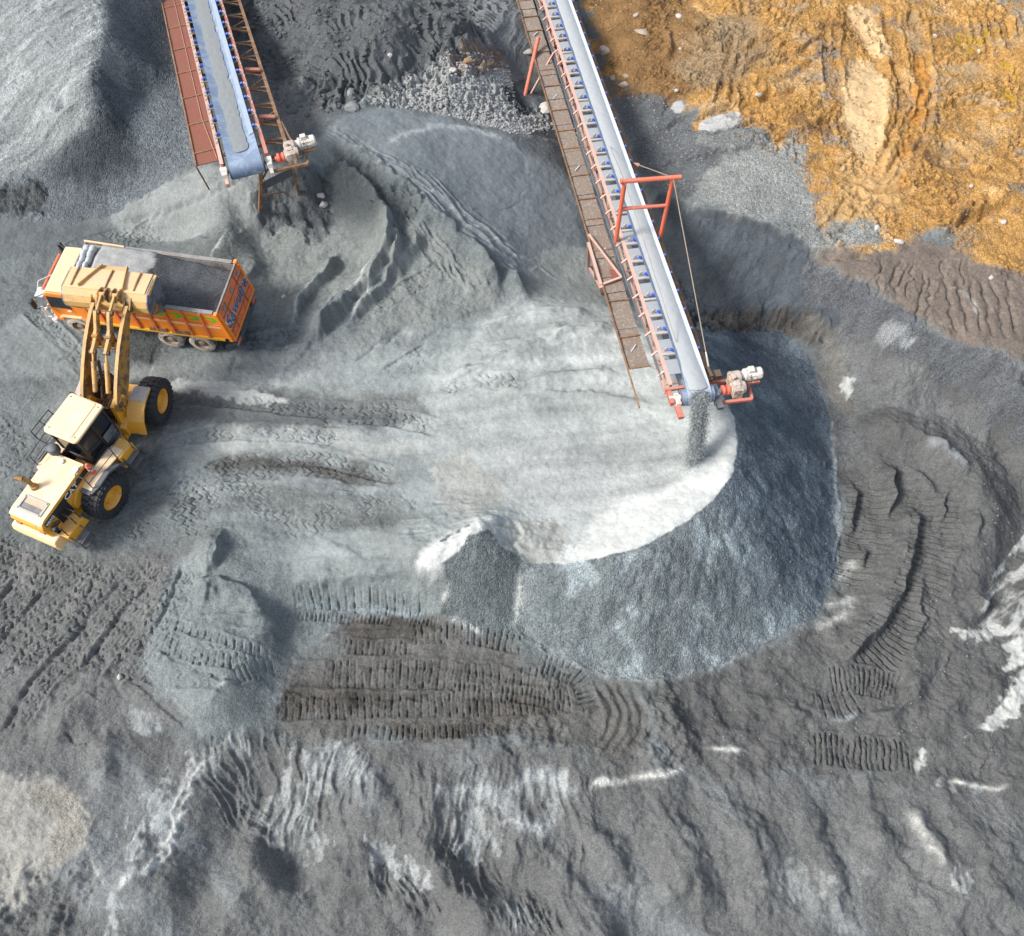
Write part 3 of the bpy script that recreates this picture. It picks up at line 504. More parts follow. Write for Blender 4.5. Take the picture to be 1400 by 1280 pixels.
# orange plateau: clods, ruts
sl, m = ORM; X, Y = XX[sl], YY[sl]
cl = np.abs(pn(X*2.4, Y*2.4, 460))+.6*np.abs(pn(X*5.3, Y*5.3, 461)); pt = sst(-.25, .35, fbm(X*.45, Y*.45, 3, 462))
Z[sl] += m*(.045*np.abs(pn(X*8.3, Y*8.3, 466))+.05*pt*(np.abs(pn(X*11, Y*11, 467))-.2)+pt*.20*(cl-.3)+.07*fbm(X*1.4, Y*1.4, 4, 463)+.25*fbm(X*.3, Y*.3, 3, 464))
COL[sl] *= (1-m*pt*.22*sst(.5, .2, cl))[..., None]
for k, (q, hw, h) in enumerate((([(905,175),(960,160),(1040,135),(1105,115)], .14, -.3), ([(960,185),(1040,165),(1130,140)], .13, -.26), ([(1085,185),(1120,170),(1155,155)], .13, -.26), ([(900,225),(960,215),(1060,195),(1110,180)], .12, -.2), ([(1118,118),(1142,112),(1155,100)], .2, .25), ([(1155,95),(1168,75)], .2, .3), ([(1200,95),(1212,130),(1208,180),(1200,220)], .14, .24), ([(1222,40),(1215,90),(1235,140)], .16, .2), ([(1250,150),(1240,190),(1222,230)], .16, -.28), ([(1230,120),(1245,160)], .14, .22), ([(1280,90),(1330,80),(1380,70)], .12, -.2), ([(1270,150),(1330,140),(1380,130)], .12, -.2), ([(1340,40),(1345,75)], .12, .2), ([(1360,30),(1368,70)], .12, .2), ([(1380,20),(1390,60)], .12, .2), ([(1270,325),(1310,300),(1350,270),(1372,262)], .3, .45), ([(1285,315),(1330,300),(1390,275)], .2, -.3), ([(905,30),(912,60),(905,90)], .2, .3), ([(905,160),(925,130),(960,125)], .14, -.2), ([(1118,350),(1160,352),(1200,352)], .15, -.2), ([(920,175),(1000,180)], .08, -.12), ([(1110,45),(1130,75)], .2, .2))):
    ridge(q, hw, h, seed=470+k, wob=.22)
    if h < 0: ridge([(u, v-8) for u, v in q], hw, -h*.55, seed=500+k, wob=.2)
for k, q in enumerate(([(930,60),(1000,75),(1060,60),(1110,20)], [(940,95),(1010,105),(1080,90),(1150,40)], [(1215,20),(1225,80),(1238,150),(1215,220),(1185,260)], [(1250,15),(1262,90),(1262,160),(1235,240)], [(1160,20),(1185,60),(1200,95)], [(1290,200),(1340,230),(1400,240)], [(1150,250),(1220,270),(1300,255)], [(1010,50),(1000,100),(985,150)], [(1140,20),(1135,80),(1145,140)], [(1180,260),(1150,300),(1120,330)], [(1230,260),(1280,285),(1340,275)])):
    for dv in (-9, 9):
        p_ = [(u+dv*.6, v+dv) for u, v in q]
        ridge(p_, .16, -.22, (.20,.115,.05), .16, seed=1100+k*2, wob=.25, tl=.9, cm=.28); ridge([(u+7, v-6) for u, v in p_], .14, .16, seed=1140+k*2, wob=.25, tl=.9)
    tread(q, .8, .34, .06, seed=1180+k, broken=.1)
for k in range(7): ridge([(1005+k*12, 118-k*3), (1015+k*12, 150-k*5)], .09, .10, seed=520+k)
for k in range(8): ridge([(1320+k*11, 20-k), (1332+k*11, 60-k*2)], .1, .16, seed=530+k)
# brown plateau: scratched lines
for k in range(13):
    u = 1150+k*13+random.uniform(-6, 6); b = 360+random.uniform(-12, 18); l_ = random.uniform(35, 95); sl_ = random.uniform(4, 18)
    ridge([(u+sl_, b), (u+sl_*.4, b+l_*.45), (u+random.uniform(-3, 5), b+l_)], random.uniform(.05, .09), -random.uniform(.08, .16), seed=540+k, wob=.3)
    if k % 2: ridge([(u+sl_+6, b+4), (u+sl_*.4+6, b+l_*.45), (u+8, b+l_*.8)], .07, .07, seed=555+k, wob=.3)
for k in range(6):
    ridge([(1290+k*16, 375), (1300+k*17, 420), (1306+k*17, 465)], .09, -.16, seed=570+k, wob=.2)
for k in range(7): ridge([(1345+k*10, 485+k*3), (1350+k*10, 520+k*3)], .12, -.3, seed=580+k)
ridge([(1290,392),(1320,400),(1345,440)], .06, .06, (.3,.27,.24), .08, seed=588)
# dark cliff
gully([(905,270),(945,290),(1050,312),(1100,345),(1080,400),(960,420),(900,380)], math.radians(-100), 1.6, .16, 590, .3, 3.)
rough([(950,425),(1040,424),(1110,425),(1130,455),(1060,447),(960,449)], .55, 1.4, 592, .25, 5)
scarp([(985,445),(1030,437),(1070,432),(1105,440),(1125,462),(1140,475)], .6, .1, .45, .25, 593)
ridge([(1200,448),(1225,442),(1250,460)], .3, .35, seed=594); gully([(1195,455),(1250,465),(1240,505),(1200,500)], math.radians(-95), .3, .15, 595)
ridge([(1128,560),(1160,558)], .1, .03); ridge([(1130,600),(1200,575),(1240,545),(1240,525),(1200,510)], .5, .16, seed=596)
ridge([(1260,600),(1310,625),(1330,645)], .2, .15, (.24,.25,.26), .25, seed=597)
scarp([(905,266),(945,290),(1000,298),(1050,313),(1090,333),(1108,353)], .6, .09, .5, .12, 597)
rough([(905,268),(945,292),(1050,314),(1105,352),(1090,420),(960,425),(900,350)], .28, .8, 589, .3, 5)
scarp([(1112,365),(1150,395),(1200,425),(1260,465),(1330,490),(1400,525)], .4, .15, .6, .3, 598)
# stockpile foot: pale fine fringe
ridge([(1134,560),(1139,600),(1141,640),(1143,700),(1147,760),(1152,785)], .06, .05, (.32,.325,.32), .09, seed=600, cm=.6)
ridge([(1152,785),(1162,775),(1145,800)], .12, .06, (.40,.39,.37), .2, seed=601, cm=.8); ridge([(1120,828),(1150,825),(1165,818),(1155,840),(1135,850),(1105,858)], .08, .05, (.42,.41,.39), .15, seed=602, cm=.8)
ridge([(1112,850),(1060,873),(1000,904),(950,921),(895,929),(840,925),(770,903),(720,875)], .07, .04, (.25,.265,.27), .12, seed=603, cm=.6)
ridge([(716,768),(713,800),(705,848),(712,868)], .12, .08, (.40,.41,.40), .15, seed=604)
ridge([(612,788),(610,815),(604,836)], .1, .1, (.62,.61,.57), .11, seed=605); ridge([(604,838),(640,856),(668,866)], .08, .06, (.38,.385,.375), .1, seed=606)
for k, q in enumerate(([(985,690),(990,740),(1000,790)], [(1000,680),(1012,730),(1022,780)], [(900,740),(880,800),(860,870)], [(830,765),(790,820),(760,870)], [(1015,600),(1060,620),(1100,640)], [(1012,640),(1050,680),(1090,740)], [(960,705),(965,760),(960,830)])):
    ridge(q, .12, -.09, seed=610+k, wob=.35)
# ramp details
for k, (q, h) in enumerate((([(640,470),(690,440),(760,425),(820,428)], .26), ([(600,520),(690,490),(780,455),(850,440)], .30), ([(660,545),(740,520),(810,510),(860,512)], .26), ([(680,560),(760,540),(850,545),(900,560)], .18), ([(620,495),(700,470),(790,440)], .2), ([(560,545),(640,530),(720,500)], .16), ([(560,690),(640,690),(700,700)], .05), ([(640,470),(700,420),(760,412)], .15), ([(480,700),(560,740),(620,745)], .08), ([(420,730),(500,765),(560,770)], .1))):
    ridge(q, .3, h, seed=630+k, one=-.8, wob=.18, tl=1.2)
gully([(620,480),(740,415),(850,430),(900,470),(760,520),(650,530)], math.radians(22), 1.0, .09, 640, .5, 10.)
gully([(560,740),(650,715),(700,750),(780,760),(700,700),(560,700)], math.radians(5), .5, .07, 641, .3, 5.)
scarp([(745,770),(720,758),(705,745),(712,728),(700,715),(660,712)], -.25, .06, .25, .15, 642, .3)
ridge([(775,768),(788,748),(800,728)], .06, -.06, seed=643); ridge([(735,752),(725,735),(705,728)], .12, .1, seed=644)
rough([(560,720),(640,700),(760,715),(780,765),(700,770),(600,765)], .12, 1.3, 645, .3, 4)
scarp([(400,805),(470,797),(540,792),(580,780)], .3, .1, .35, .25, 646)
ridge([(515,768),(520,785)], .2, .2, seed=647); ridge([(270,820),(300,735)], .12, .12, seed=648)
# grey mound
for k, (q, hw, h, one) in enumerate((([(303,725),(295,760),(282,785)], 0.28, 0.52, -1.5), ([(290,790),(284,815),(279,830)], 0.17, 0.30, -1.), ([(302,795),(296,820)], 0.15, 0.30, -1.), ([(225,858),(260,850),(310,842),(370,848)], 0.13, 0.15, 0), ([(265,790),(330,800),(372,850),(372,885)], 0.22, 0.38, -1.5), ([(205,885),(260,910),(318,932)], 0.08, -0.12, 0), ([(290,945),(305,935),(335,935)], 0.11, 0.30, 0), ([(285,965),(288,945)], 0.11, 0.30, -1))):
    ridge(q, hw, h, seed=650+k, one=one, wob=.2)
ridge([(290,945),(305,937),(333,934)], .05, .03, (.42,.43,.42), .07, seed=660)
for k in range(6): ridge([(372, 868-k*0), (340-k*6, 882-k*5), (310-k*9, 880-k*6)], .1, .07, seed=662+k)
# lower slope: edge, channels, crusts
scarp([(250,1015),(330,1004),(400,1002),(480,1010),(620,1016),(700,1025)], .18, .08, .3, .3, 680)
for k, (q, hw, h, one) in enumerate((([(60,1020),(100,985),(140,1000)], 0.48, 0.26, 0.0), ([(130,985),(150,1010),(140,1060),(110,1065)], 0.62, 0.37, -0.4), ([(75,1040),(85,1000),(110,990)], 0.41, 0.32, 0.0), ([(350,1195),(400,1215),(450,1195),(465,1150)], 0.41, 0.37, 0.0), ([(330,1140),(360,1180),(400,1212)], 0.34, 0.32, -0.5), ([(570,1140),(610,1190),(640,1230),(690,1255)], 0.48, 0.42, -0.4), ([(905,925),(915,960),(940,1000),(960,1030)], 0.41, 0.37, -0.5), ([(990,1120),(960,1160),(930,1150)], 0.41, 0.26, -0.5), ([(900,1190),(930,1260)], 0.55, 0.37, -0.5), ([(1110,1080),(1130,1060),(1160,1062)], 0.41, -0.32, 0.0), ([(1040,1120),(1055,1200),(1070,1270)], 0.55, 0.26, -0.5), ([(1240,1100),(1280,1160),(1310,1205)], 0.41, 0.32, -0.3), ([(1330,1210),(1380,1240),(1420,1290)], 0.55, 0.42, -0.5), ([(240,1190),(215,1260)], 0.55, 0.26, -0.5), ([(690,1130),(700,1180),(680,1210)], 0.48, 0.21, -0.5), ([(640,1040),(600,1100),(580,1150)], 0.28, 0.16, -0.5))):
    ridge(q, hw, h, seed=690+k, one=one*.8, wob=.22, tl=1.0)
for k, (q, a, w, am) in enumerate((([(270,1060),(300,1050),(360,1110),(365,1160),(310,1120)], math.radians(-45), .35, .22), ([(600,1150),(640,1170),(680,1210),(640,1230),(600,1190)], math.radians(-60), .35, .22), ([(510,1190),(560,1200),(600,1235),(570,1250),(520,1215)], math.radians(-60), .3, .2), ([(280,1010),(480,1010),(520,1110),(440,1130),(380,1160),(290,1070)], math.radians(-95), .5, .17), ([(560,1060),(800,1060),(790,1180),(580,1180)], math.radians(-92), .5, .14), ([(480,1020),(900,1060),(1000,1290),(450,1290)], math.radians(-75), 2.1, .13), ([(930,1060),(1420,1070),(1420,1290),(950,1290)], math.radians(-66), 2.6, .14), ([(680,1240),(750,1230),(760,1275),(700,1270)], math.radians(-70), .3, .25), ([(100,1180),(300,1120),(330,1290),(0,1290),(0,1240)], math.radians(-120), 1.8, .16))):
    gully(q, a, w, am, 710+k, .35, 5.)
for k, (q, hw, h) in enumerate((([(490,1025),(520,1090),(560,1150)], .5, .3), ([(455,1150),(500,1185),(560,1240),(600,1290)], .5, .45), ([(690,1090),(730,1160),(800,1230),(860,1290)], .6, .40), ([(780,1110),(850,1180),(900,1270)], .5, .38), ([(870,1075),(940,1160),(1000,1250)], .6, .42), ([(960,1060),(1020,1130),(1050,1220),(1060,1290)], .55, .38), ([(1080,1080),(1130,1170),(1160,1280)], .55, .36), ([(1160,1080),(1220,1160),(1290,1240),(1330,1290)], .6, .45), ([(1280,1080),(1350,1150),(1420,1200)], .6, .4), ([(300,1180),(330,1230),(340,1290)], .45, .4), ([(170,1120),(200,1180),(195,1260)], .45, .3), ([(1020,930),(1060,960),(1150,985)], .35, .3), ([(960,940),(985,990),(1060,1015)], .35, .32), ([(1290,900),(1250,940),(1190,1000)], .4, .35), ([(1400,930),(1320,950),(1270,1000)], .35, .25), ([(1180,580),(1270,600),(1330,660)], .35, .3), ([(1160,500),(1230,530),(1280,560)], .5, .22))):
    ridge(q, hw*1.15, h, seed=1000+k, one=-.35, wob=.3, tl=1.6)
    ridge([(u+14, v+4) for u, v in q], hw*.6, -h*.35, seed=1030+k, wob=.35, tl=1.6)
ridge([(800,1082),(830,1070),(870,1064),(905,1058),(938,1045)], .1, .08, (.60,.585,.55), .11, seed=730, wob=.15)
ridge([(965,1020),(1000,1025),(1030,1030)], .08, .06, (.5,.49,.46), .09, seed=731); ridge([(770,1040),(775,1070),(790,1085)], .1, .07, (.4,.41,.4), .1, seed=732)
ridge([(1235,1100),(1260,1140),(1290,1190)], .12, .05, (.38,.37,.35), .16, seed=733, wob=.2); ridge([(1290,1068),(1340,1075),(1385,1078)], .07, .04, (.5,.48,.45), .09, seed=734)
for k in range(18):                                   # blistered salt crust along the seep line
    t = k/17; u = 275-t*40-25*t*t+random.uniform(-4, 4); v = 1050+t*135+random.uniform(-4, 4)
    ridge([(u-5, v+5), (u, v-4), (u+7, v-6)], .09, .12, (.42,.42,.41), .1, seed=740+k, tl=.15)
ridge([(270,1035),(255,1075),(238,1110),(240,1150),(225,1175),(190,1195),(150,1210)], .10, .10, (.45,.45,.435), .12, seed=760, wob=.25)
ridge([(128,1165),(135,1195),(150,1215)], .08, .06, (.42,.42,.4), .09, seed=761)
rough([(0,1170),(80,1190),(140,1180),(100,1260),(40,1290),(-40,1290),(-40,1220)], .5, .7, 762, .4, 5)
rough([(895,930),(915,930),(960,1010),(940,1040),(880,1040),(890,980)], .3, 1.3, 763, .3, 5)
rough([(670,990),(760,985),(770,1020),(690,1035)], .25, 1.6, 764, .3, 5)
for k, q in enumerate(([(690,1115),(695,1080),(730,1060),(765,1065),(780,1100)], [(765,1050),(772,1090)], [(610,1090),(650,1075),(690,1088)], [(690,1110),(730,1135),(775,1115)])):
    ridge(q, .12, .05, (.32,.33,.33), .22, seed=770+k, wob=.4)
ridge([(150,915),(210,950),(265,1000),(275,1030)], .1, -.1, seed=780, wob=.2)
ridge([(100,840),(140,900),(170,960)], .1, -.08, seed=781); ridge([(35,960),(10,1010)], .1, -.12, seed=782); ridge([(25,960),(45,920)], .1, -.12, seed=783)
sl, m, sd = region([(165,430),(215,440),(225,480),(200,500),(165,470)], .4, .5, 1.2, 790); paint(sl, m*.85, (.07,.072,.075), .7, .3, 791)  # bucket's shadow on the ground painted in as a dark patch
for q, a_, sc_, sd_k in (([(1150,450),(1400,540),(1480,900),(1400,1060),(900,1050),(900,930),(1110,850),(1150,650)], .16, 1.1, 791), ([(-80,760),(240,750),(200,930),(250,1020),(150,1000),(-80,1020)], .10, .8, 792), ([(380,800),(620,835),(880,930),(860,1040),(480,1010),(370,980)], .07, 1.2, 793), ([(-80,1020),(480,1010),(1400,1050),(1400,1290),(-80,1290)], .20, .55, 794), ([(300,290),(440,240),(600,320),(690,400),(560,470),(380,480)], .14, 1.0, 795)):
    rough(q, a_, sc_, sd_k, .6, 5)
for k in range(40):                                   # odd scrapes and bucket-tooth lines over the worked ground
    u, v = random.uniform(1150, 1390), random.uniform(480, 1040); a_ = random.gauss(1.9, .35); l_ = random.uniform(18, 60)
    ridge([(u, v), (u+math.cos(a_)*l_*.5+random.uniform(-4, 4), v+math.sin(a_)*l_*.5), (u+math.cos(a_)*l_, v+math.sin(a_)*l_)], random.uniform(.06, .16), random.uniform(-.12, .12), seed=820+k, one=-.6, wob=.25)
for k in range(34):
    u, v = random.uniform(300, 640), random.uniform(560, 780); l_ = random.uniform(25, 90)
    ridge([(u, v), (u+l_*.5, v+random.uniform(-5, 3)), (u+l_, v+random.uniform(-8, 5))], random.uniform(.05, .12), random.uniform(-.07, .06), seed=870+k, wob=.25)
for k in range(26):
    u, v = random.uniform(10, 260), random.uniform(500, 1000); a_ = random.gauss(-.9, .25); l_ = random.uniform(20, 80)
    ridge([(u, v), (u+math.cos(a_)*l_*.5+random.uniform(-4, 4), v+math.sin(a_)*l_*.5), (u+math.cos(a_)*l_, v+math.sin(a_)*l_)], random.uniform(.05, .1), random.uniform(-.12, .05), seed=910+k, wob=.2)
q_ = R(946, 637); sl = win(q_[0]-2.5, q_[0]+2.5, q_[1]-2.5, q_[1]+2.5); r_ = np.hypot(XX[sl]-q_[0], YY[sl]-q_[1])
Z[sl] += .35*np.exp(-(r_/.55)**2); paint(sl, .75*np.exp(-(r_/.5)**2), (.24,.255,.255), .7, .2, 940)
# tiny relief everywhere so that no surface is smooth
Z += np.where(fin, (.006+.020*GRA)*fbm(XX*7.5, YY*7.5, 2, 800), 0)
spk = fbm(XX*5.5, YY*5.5, 3, 801); mid = fbm(XX*1.9, YY*1.9, 4, 803); COL *= (1+((.07+.13*GRA)*spk+(.05+.13*GRA)*mid)*(1-far))[..., None]
grey = sst(.42, .2, (COL.max(-1)-COL.min(-1))/np.maximum(COL.max(-1), .01))[..., None]; COL = COL*(1-grey)+COL*np.array((.972,1.0,.988))*grey
COL = np.clip(COL, .012, .8)
def ground_z(x, y):
    i = int(np.clip(np.searchsorted(xs, x)-1, 0, NX-2)); j = int(np.clip(np.searchsorted(ys, y)-1, 0, NY-2))
    a = (x-xs[i])/(xs[i+1]-xs[i]); b = (y-ys[j])/(ys[j+1]-ys[j])
    return float((Z[j,i]*(1-a)+Z[j,i+1]*a)*(1-b)+(Z[j+1,i]*(1-a)+Z[j+1,i+1]*a)*b)
# ---------------------------------------------------------------- materials
def newmat(name):
    m = bpy.data.materials.new(name); m.use_nodes = True; n = m.node_tree.nodes; l = m.node_tree.links
    return m, n, l, n['Principled BSDF']
def earth_mat(name):
    m, n, l, b = newmat(name)
    at = n.new('ShaderNodeAttribute'); at.attribute_name = 'earth'; tc = n.new('ShaderNodeTexCoord')
    gr = n.new('ShaderNodeAttribute'); gr.attribute_name = 'grain'
    def noise(sc, det=2., rough=.6):
        t = n.new('ShaderNodeTexNoise'); t.inputs['Scale'].default_value = sc; t.inputs['Detail'].default_value = det; t.inputs['Roughness'].default_value = rough
        l.new(tc.outputs['Object'], t.inputs['Vector']); return t
    def mth(op, a, c, d=None):
        t = n.new('ShaderNodeMath'); t.operation = op
        for k, v in enumerate((a, c, d)):
            if v is None: continue
            if isinstance(v, (int, float)): t.inputs[k].default_value = v
            else: l.new(v, t.inputs[k])
        return t.outputs[0]
    n1 = noise(21, 3., .75); n2 = noise(5, 3.)
    v = n.new('ShaderNodeTexVoronoi'); v.inputs['Scale'].default_value = 19; l.new(tc.outputs['Object'], v.inputs['Vector'])
    sv = n.new('ShaderNodeSeparateColor'); l.new(v.outputs['Color'], sv.inputs[0])
    amp = mth('MULTIPLY_ADD', gr.outputs['Fac'], 1.7, .38)
    a = mth('SUBTRACT', n1.outputs['Fac'], .5); a2 = mth('MULTIPLY', mth('SUBTRACT', sv.outputs[0], .5), mth('MULTIPLY_ADD', gr.outputs['Fac'], .55, .06))
    s = mth('ADD', mth('MULTIPLY', a, amp), a2); s = mth('ADD', s, mth('MULTIPLY', mth('SUBTRACT', n2.outputs['Fac'], .5), .35))
    k = mth('MAXIMUM', mth('ADD', s, 1.0), .25)
    mx = n.new('ShaderNodeVectorMath'); mx.operation = 'SCALE'; l.new(at.outputs['Color'], mx.inputs[0]); l.new(k, mx.inputs['Scale'])
    l.new(mx.outputs[0], b.inputs['Base Color'])
    b.inputs['Roughness'].default_value = .93; b.inputs['Specular IOR Level'].default_value = .2
    bp = n.new('ShaderNodeBump'); bp.inputs['Distance'].default_value = .05
    hgt = mth('ADD', n1.outputs['Fac'], mth('MULTIPLY', v.outputs['Distance'], mth('MULTIPLY', gr.outputs['Fac'], -1.2)))
    l.new(hgt, bp.inputs['Height']); l.new(mth('MULTIPLY_ADD', gr.outputs['Fac'], .6, .22), bp.inputs['Strength'])
    l.new(bp.outputs[0], b.inputs['Normal']); return m
EARTH = earth_mat('loose_earth')
def grid_mesh(name, keep, z):
    """one mesh of the grid cells flagged in keep"""
    jj, ii = np.nonzero(keep)
    idx = np.stack([jj*NX+ii, jj*NX+ii+1, (jj+1)*NX+ii+1, (jj+1)*NX+ii], 1)
    used = np.zeros(NX*NY, bool); used[idx.ravel()] = True
    remap = np.cumsum(used)-1; idx = remap[idx]
    co = np.stack([XX.ravel()[used], YY.ravel()[used], z.ravel()[used]], 1)
    me = bpy.data.meshes.new(name)
    me.vertices.add(len(co)); me.vertices.foreach_set('co', co.astype(np.float32).ravel())
    me.loops.add(idx.size); me.loops.foreach_set('vertex_index', idx.astype(np.int32).ravel())
    me.polygons.add(len(idx)); me.polygons.foreach_set('loop_start', np.arange(0, idx.size, 4, dtype=np.int32))
    me.update(calc_edges=True); me.validate()
    me.polygons.foreach_set('use_smooth', np.ones(len(idx), bool))
    a = me.attributes.new('earth', 'FLOAT_COLOR', 'POINT'); rgba = np.ones((len(co), 4), np.float32); rgba[:, :3] = COL.reshape(-1, 3)[used]; a.data.foreach_set('color', rgba.ravel())
    g = me.attributes.new('grain', 'FLOAT', 'POINT'); g.data.foreach_set('value', GRA.ravel()[used].astype(np.float32))
    if name != 'ground' or True: me.normals_split_custom_set_from_vertices(NRM.reshape(-1, 3)[used].tolist())
    me.materials.append(EARTH); o = bpy.data.objects.new(name, me); C.objects.link(o); return o
gyy, gxx = np.gradient(Z, ys, xs); NRM = np.stack([-gxx, -gyy, np.ones_like(Z)], -1); NRM /= np.linalg.norm(NRM, axis=-1, keepdims=True)
def tag(o, label=None, cat=None, group=None, kind=None):
    for k, v in (('label', label), ('category', cat), ('group', group), ('kind', kind)):
        if v: o[k] = v
    return o
def cells(m): return (m[:-1,:-1]+m[1:,:-1]+m[:-1,1:]+m[1:,1:])/4 > .5
# the whole stockpile: flank, rim and the hollow it is dug from, bounded by the seam line with the yard
sl, m, sd = region([(850,418),(930,446),(960,448),(1051,446),(1086,460),(1112,494),(1133,560),(1144,640),(1149,720),(1143,787),(1114,848),(1060,875),(1000,905),(950,923),(895,931),(840,927),(770,905),(720,877),(690,869),(640,859),(603,839),(612,790),(590,772),(650,714),(720,700),(760,640),(740,560),(790,480)], .04, .05, 2., 810, smooth=False)
PM = np.zeros((NY, NX)); PM[sl] = m
pile = cells(PM); heap = cells(GRAVELMASK) & ~pile
inner = np.zeros((NY, NX), bool); h = pile | heap
inner[1:-1,1:-1] = h[:-1,:-1] & h[1:,:-1] & h[:-1,1:] & h[1:,1:]
gz = Z-np.where(inner, .3, 0)
tag(grid_mesh('ground', np.ones((NY-1, NX-1), bool), gz), kind='structure')
tag(grid_mesh('stockpile', pile, Z), 'big cratered pile of grey crusher sand with a white rim under the long conveyor', 'stockpile')
tag(grid_mesh('gravel_heap', heap, Z), 'grey gravel heap with a bright crest beside the red walkway conveyor', 'gravel heap')
EXPO = .47
# ================================================================ builders for machines
def empty(name, loc=(0,0,0), rz=0., label=None, cat=None, group=None):
    o = bpy.data.objects.new(name, None); C.objects.link(o); o.location = loc; o.rotation_euler = (0, 0, rz); o.empty_display_size = .3
    return tag(o, label, cat, group)
V3 = lambda p: Vector((float(p[0]), float(p[1]), float(p[2])))
class MB:
    """collects shapes, then links them as ONE mesh object"""
    def __init__(s, xf=None): s.v = []; s.f = []; s.xf = xf
    def add(s, vs, fs):
        n = len(s.v); s.v += [V3(p) for p in vs]; s.f += [tuple(i+n for i in f) for f in fs]; return s
    def box(s, c, d, rot=None):
        x, y, z = d[0]/2, d[1]/2, d[2]/2; c = V3(c)
        vs = [Vector((a*x, b*y, e*z)) for e in (-1, 1) for a, b in ((-1,-1),(1,-1),(1,1),(-1,1))]
        if rot is not None: vs = [rot @ q for q in vs]
        return s.add([c+q for q in vs], [(3,2,1,0),(4,5,6,7),(0,1,5,4),(1,2,6,5),(2,3,7,6),(3,0,4,7)])
    def b2(s, x0, x1, y0, y1, z0, z1): return s.box(((x0+x1)/2, (y0+y1)/2, (z0+z1)/2), (x1-x0, y1-y0, z1-z0))
    def bar(s, p, q, w, h, up=(0,0,1)):
        p, q = V3(p), V3(q); d = (q-p); l = d.length; d.normalize(); u = V3(up)
        if abs(d.dot(u)) > .98: u = Vector((1, 0, 0))
        sd = u.cross(d).normalized(); u = d.cross(sd)
        m = Matrix((d, sd, u)).transposed()
        return s.box((p+q)/2, (l, w, h), m)
    def cyl(s, p, q, r, n=16, r2=None, cap=True):
        p, q = V3(p), V3(q); d = (q-p).normalized(); a = d.orthogonal().normalized(); b = d.cross(a); r2 = r if r2 is None else r2
        vs = []
        for c, rr in ((p, r), (q, r2)):
            for k in range(n):
                t = 2*math.pi*k/n; vs.append(c+(a*math.cos(t)+b*math.sin(t))*rr)
        fs = [(k, (k+1) % n, n+(k+1) % n, n+k) for k in range(n)]
        if cap: fs += [tuple(range(n-1, -1, -1)), tuple(range(n, 2*n))]
        return s.add(vs, fs)
    def tube(s, pts, r, n=8):
        for a, b in zip(pts[:-1], pts[1:]): s.cyl(a, b, r, n)
        return s
    def lathe(s, prof, c, ax=(0,1,0), n=32):
        """prof: (offset along axis, radius)"""
        d = V3(ax).normalized(); a = d.orthogonal().normalized(); b = d.cross(a); c = V3(c); vs = []; m = len(prof)
        for k in range(n):
            t = 2*math.pi*k/n
            for o, r in prof: vs.append(c+d*o+(a*math.cos(t)+b*math.sin(t))*r)
        fs = [(k*m+i, k*m+i+1, ((k+1) % n)*m+i+1, ((k+1) % n)*m+i) for k in range(n) for i in range(m-1)]
        return s.add(vs, fs)
    def prism(s, poly, y0, y1, plane='xz'):
        """closed outline extruded; plane xz runs along y, xy along z, yz along x"""
        m = {'xz': lambda p, t: (p[0], t, p[1]), 'xy': lambda p, t: (p[0], p[1], t), 'yz': lambda p, t: (t, p[0], p[1])}[plane]
        n = len(poly); vs = [m(p, y0) for p in poly]+[m(p, y1) for p in poly]
        return s.add(vs, [tuple(range(n-1, -1, -1)), tuple(range(n, 2*n))]+[(k, (k+1) % n, n+(k+1) % n, n+k) for k in range(n)])
    def strip(s, line, y0, y1, th):
        """bent plate: profile line in xz, thickness th, from y0 to y1"""
        p = [Vector((a, b)) for a, b in line]; up = []
        for i in range(len(p)):
            t = (p[min(i+1, len(p)-1)]-p[max(i-1, 0)]).normalized(); up.append(p[i]+Vector((-t.y, t.x))*th)
        return s.prism([tuple(q) for q in p]+[tuple(q) for q in reversed(up)], y0, y1)
    def build(s, name, m, parent=None, bevel=0., smooth=False, label=None):
        me = bpy.data.meshes.new(name); vs = s.v if s.xf is None else [s.xf @ q for q in s.v]
        me.from_pydata([tuple(q) for q in vs], [], s.f)
        bm = bmesh.new(); bm.from_mesh(me); bmesh.ops.recalc_face_normals(bm, faces=bm.faces); bm.to_mesh(me); bm.free()
        me.materials.append(m); o = bpy.data.objects.new(name, me); C.objects.link(o)
        if parent: o.parent = parent
        if bevel:
            md = o.modifiers.new('bevel', 'BEVEL'); md.width = bevel; md.segments = 2; md.limit_method = 'ANGLE'; md.angle_limit = math.radians(40)
        if smooth:
            for p in me.polygons: p.use_smooth = True
            md = o.modifiers.new('split', 'EDGE_SPLIT'); md.split_angle = math.radians(38)
        if label: o['label'] = label
        return o
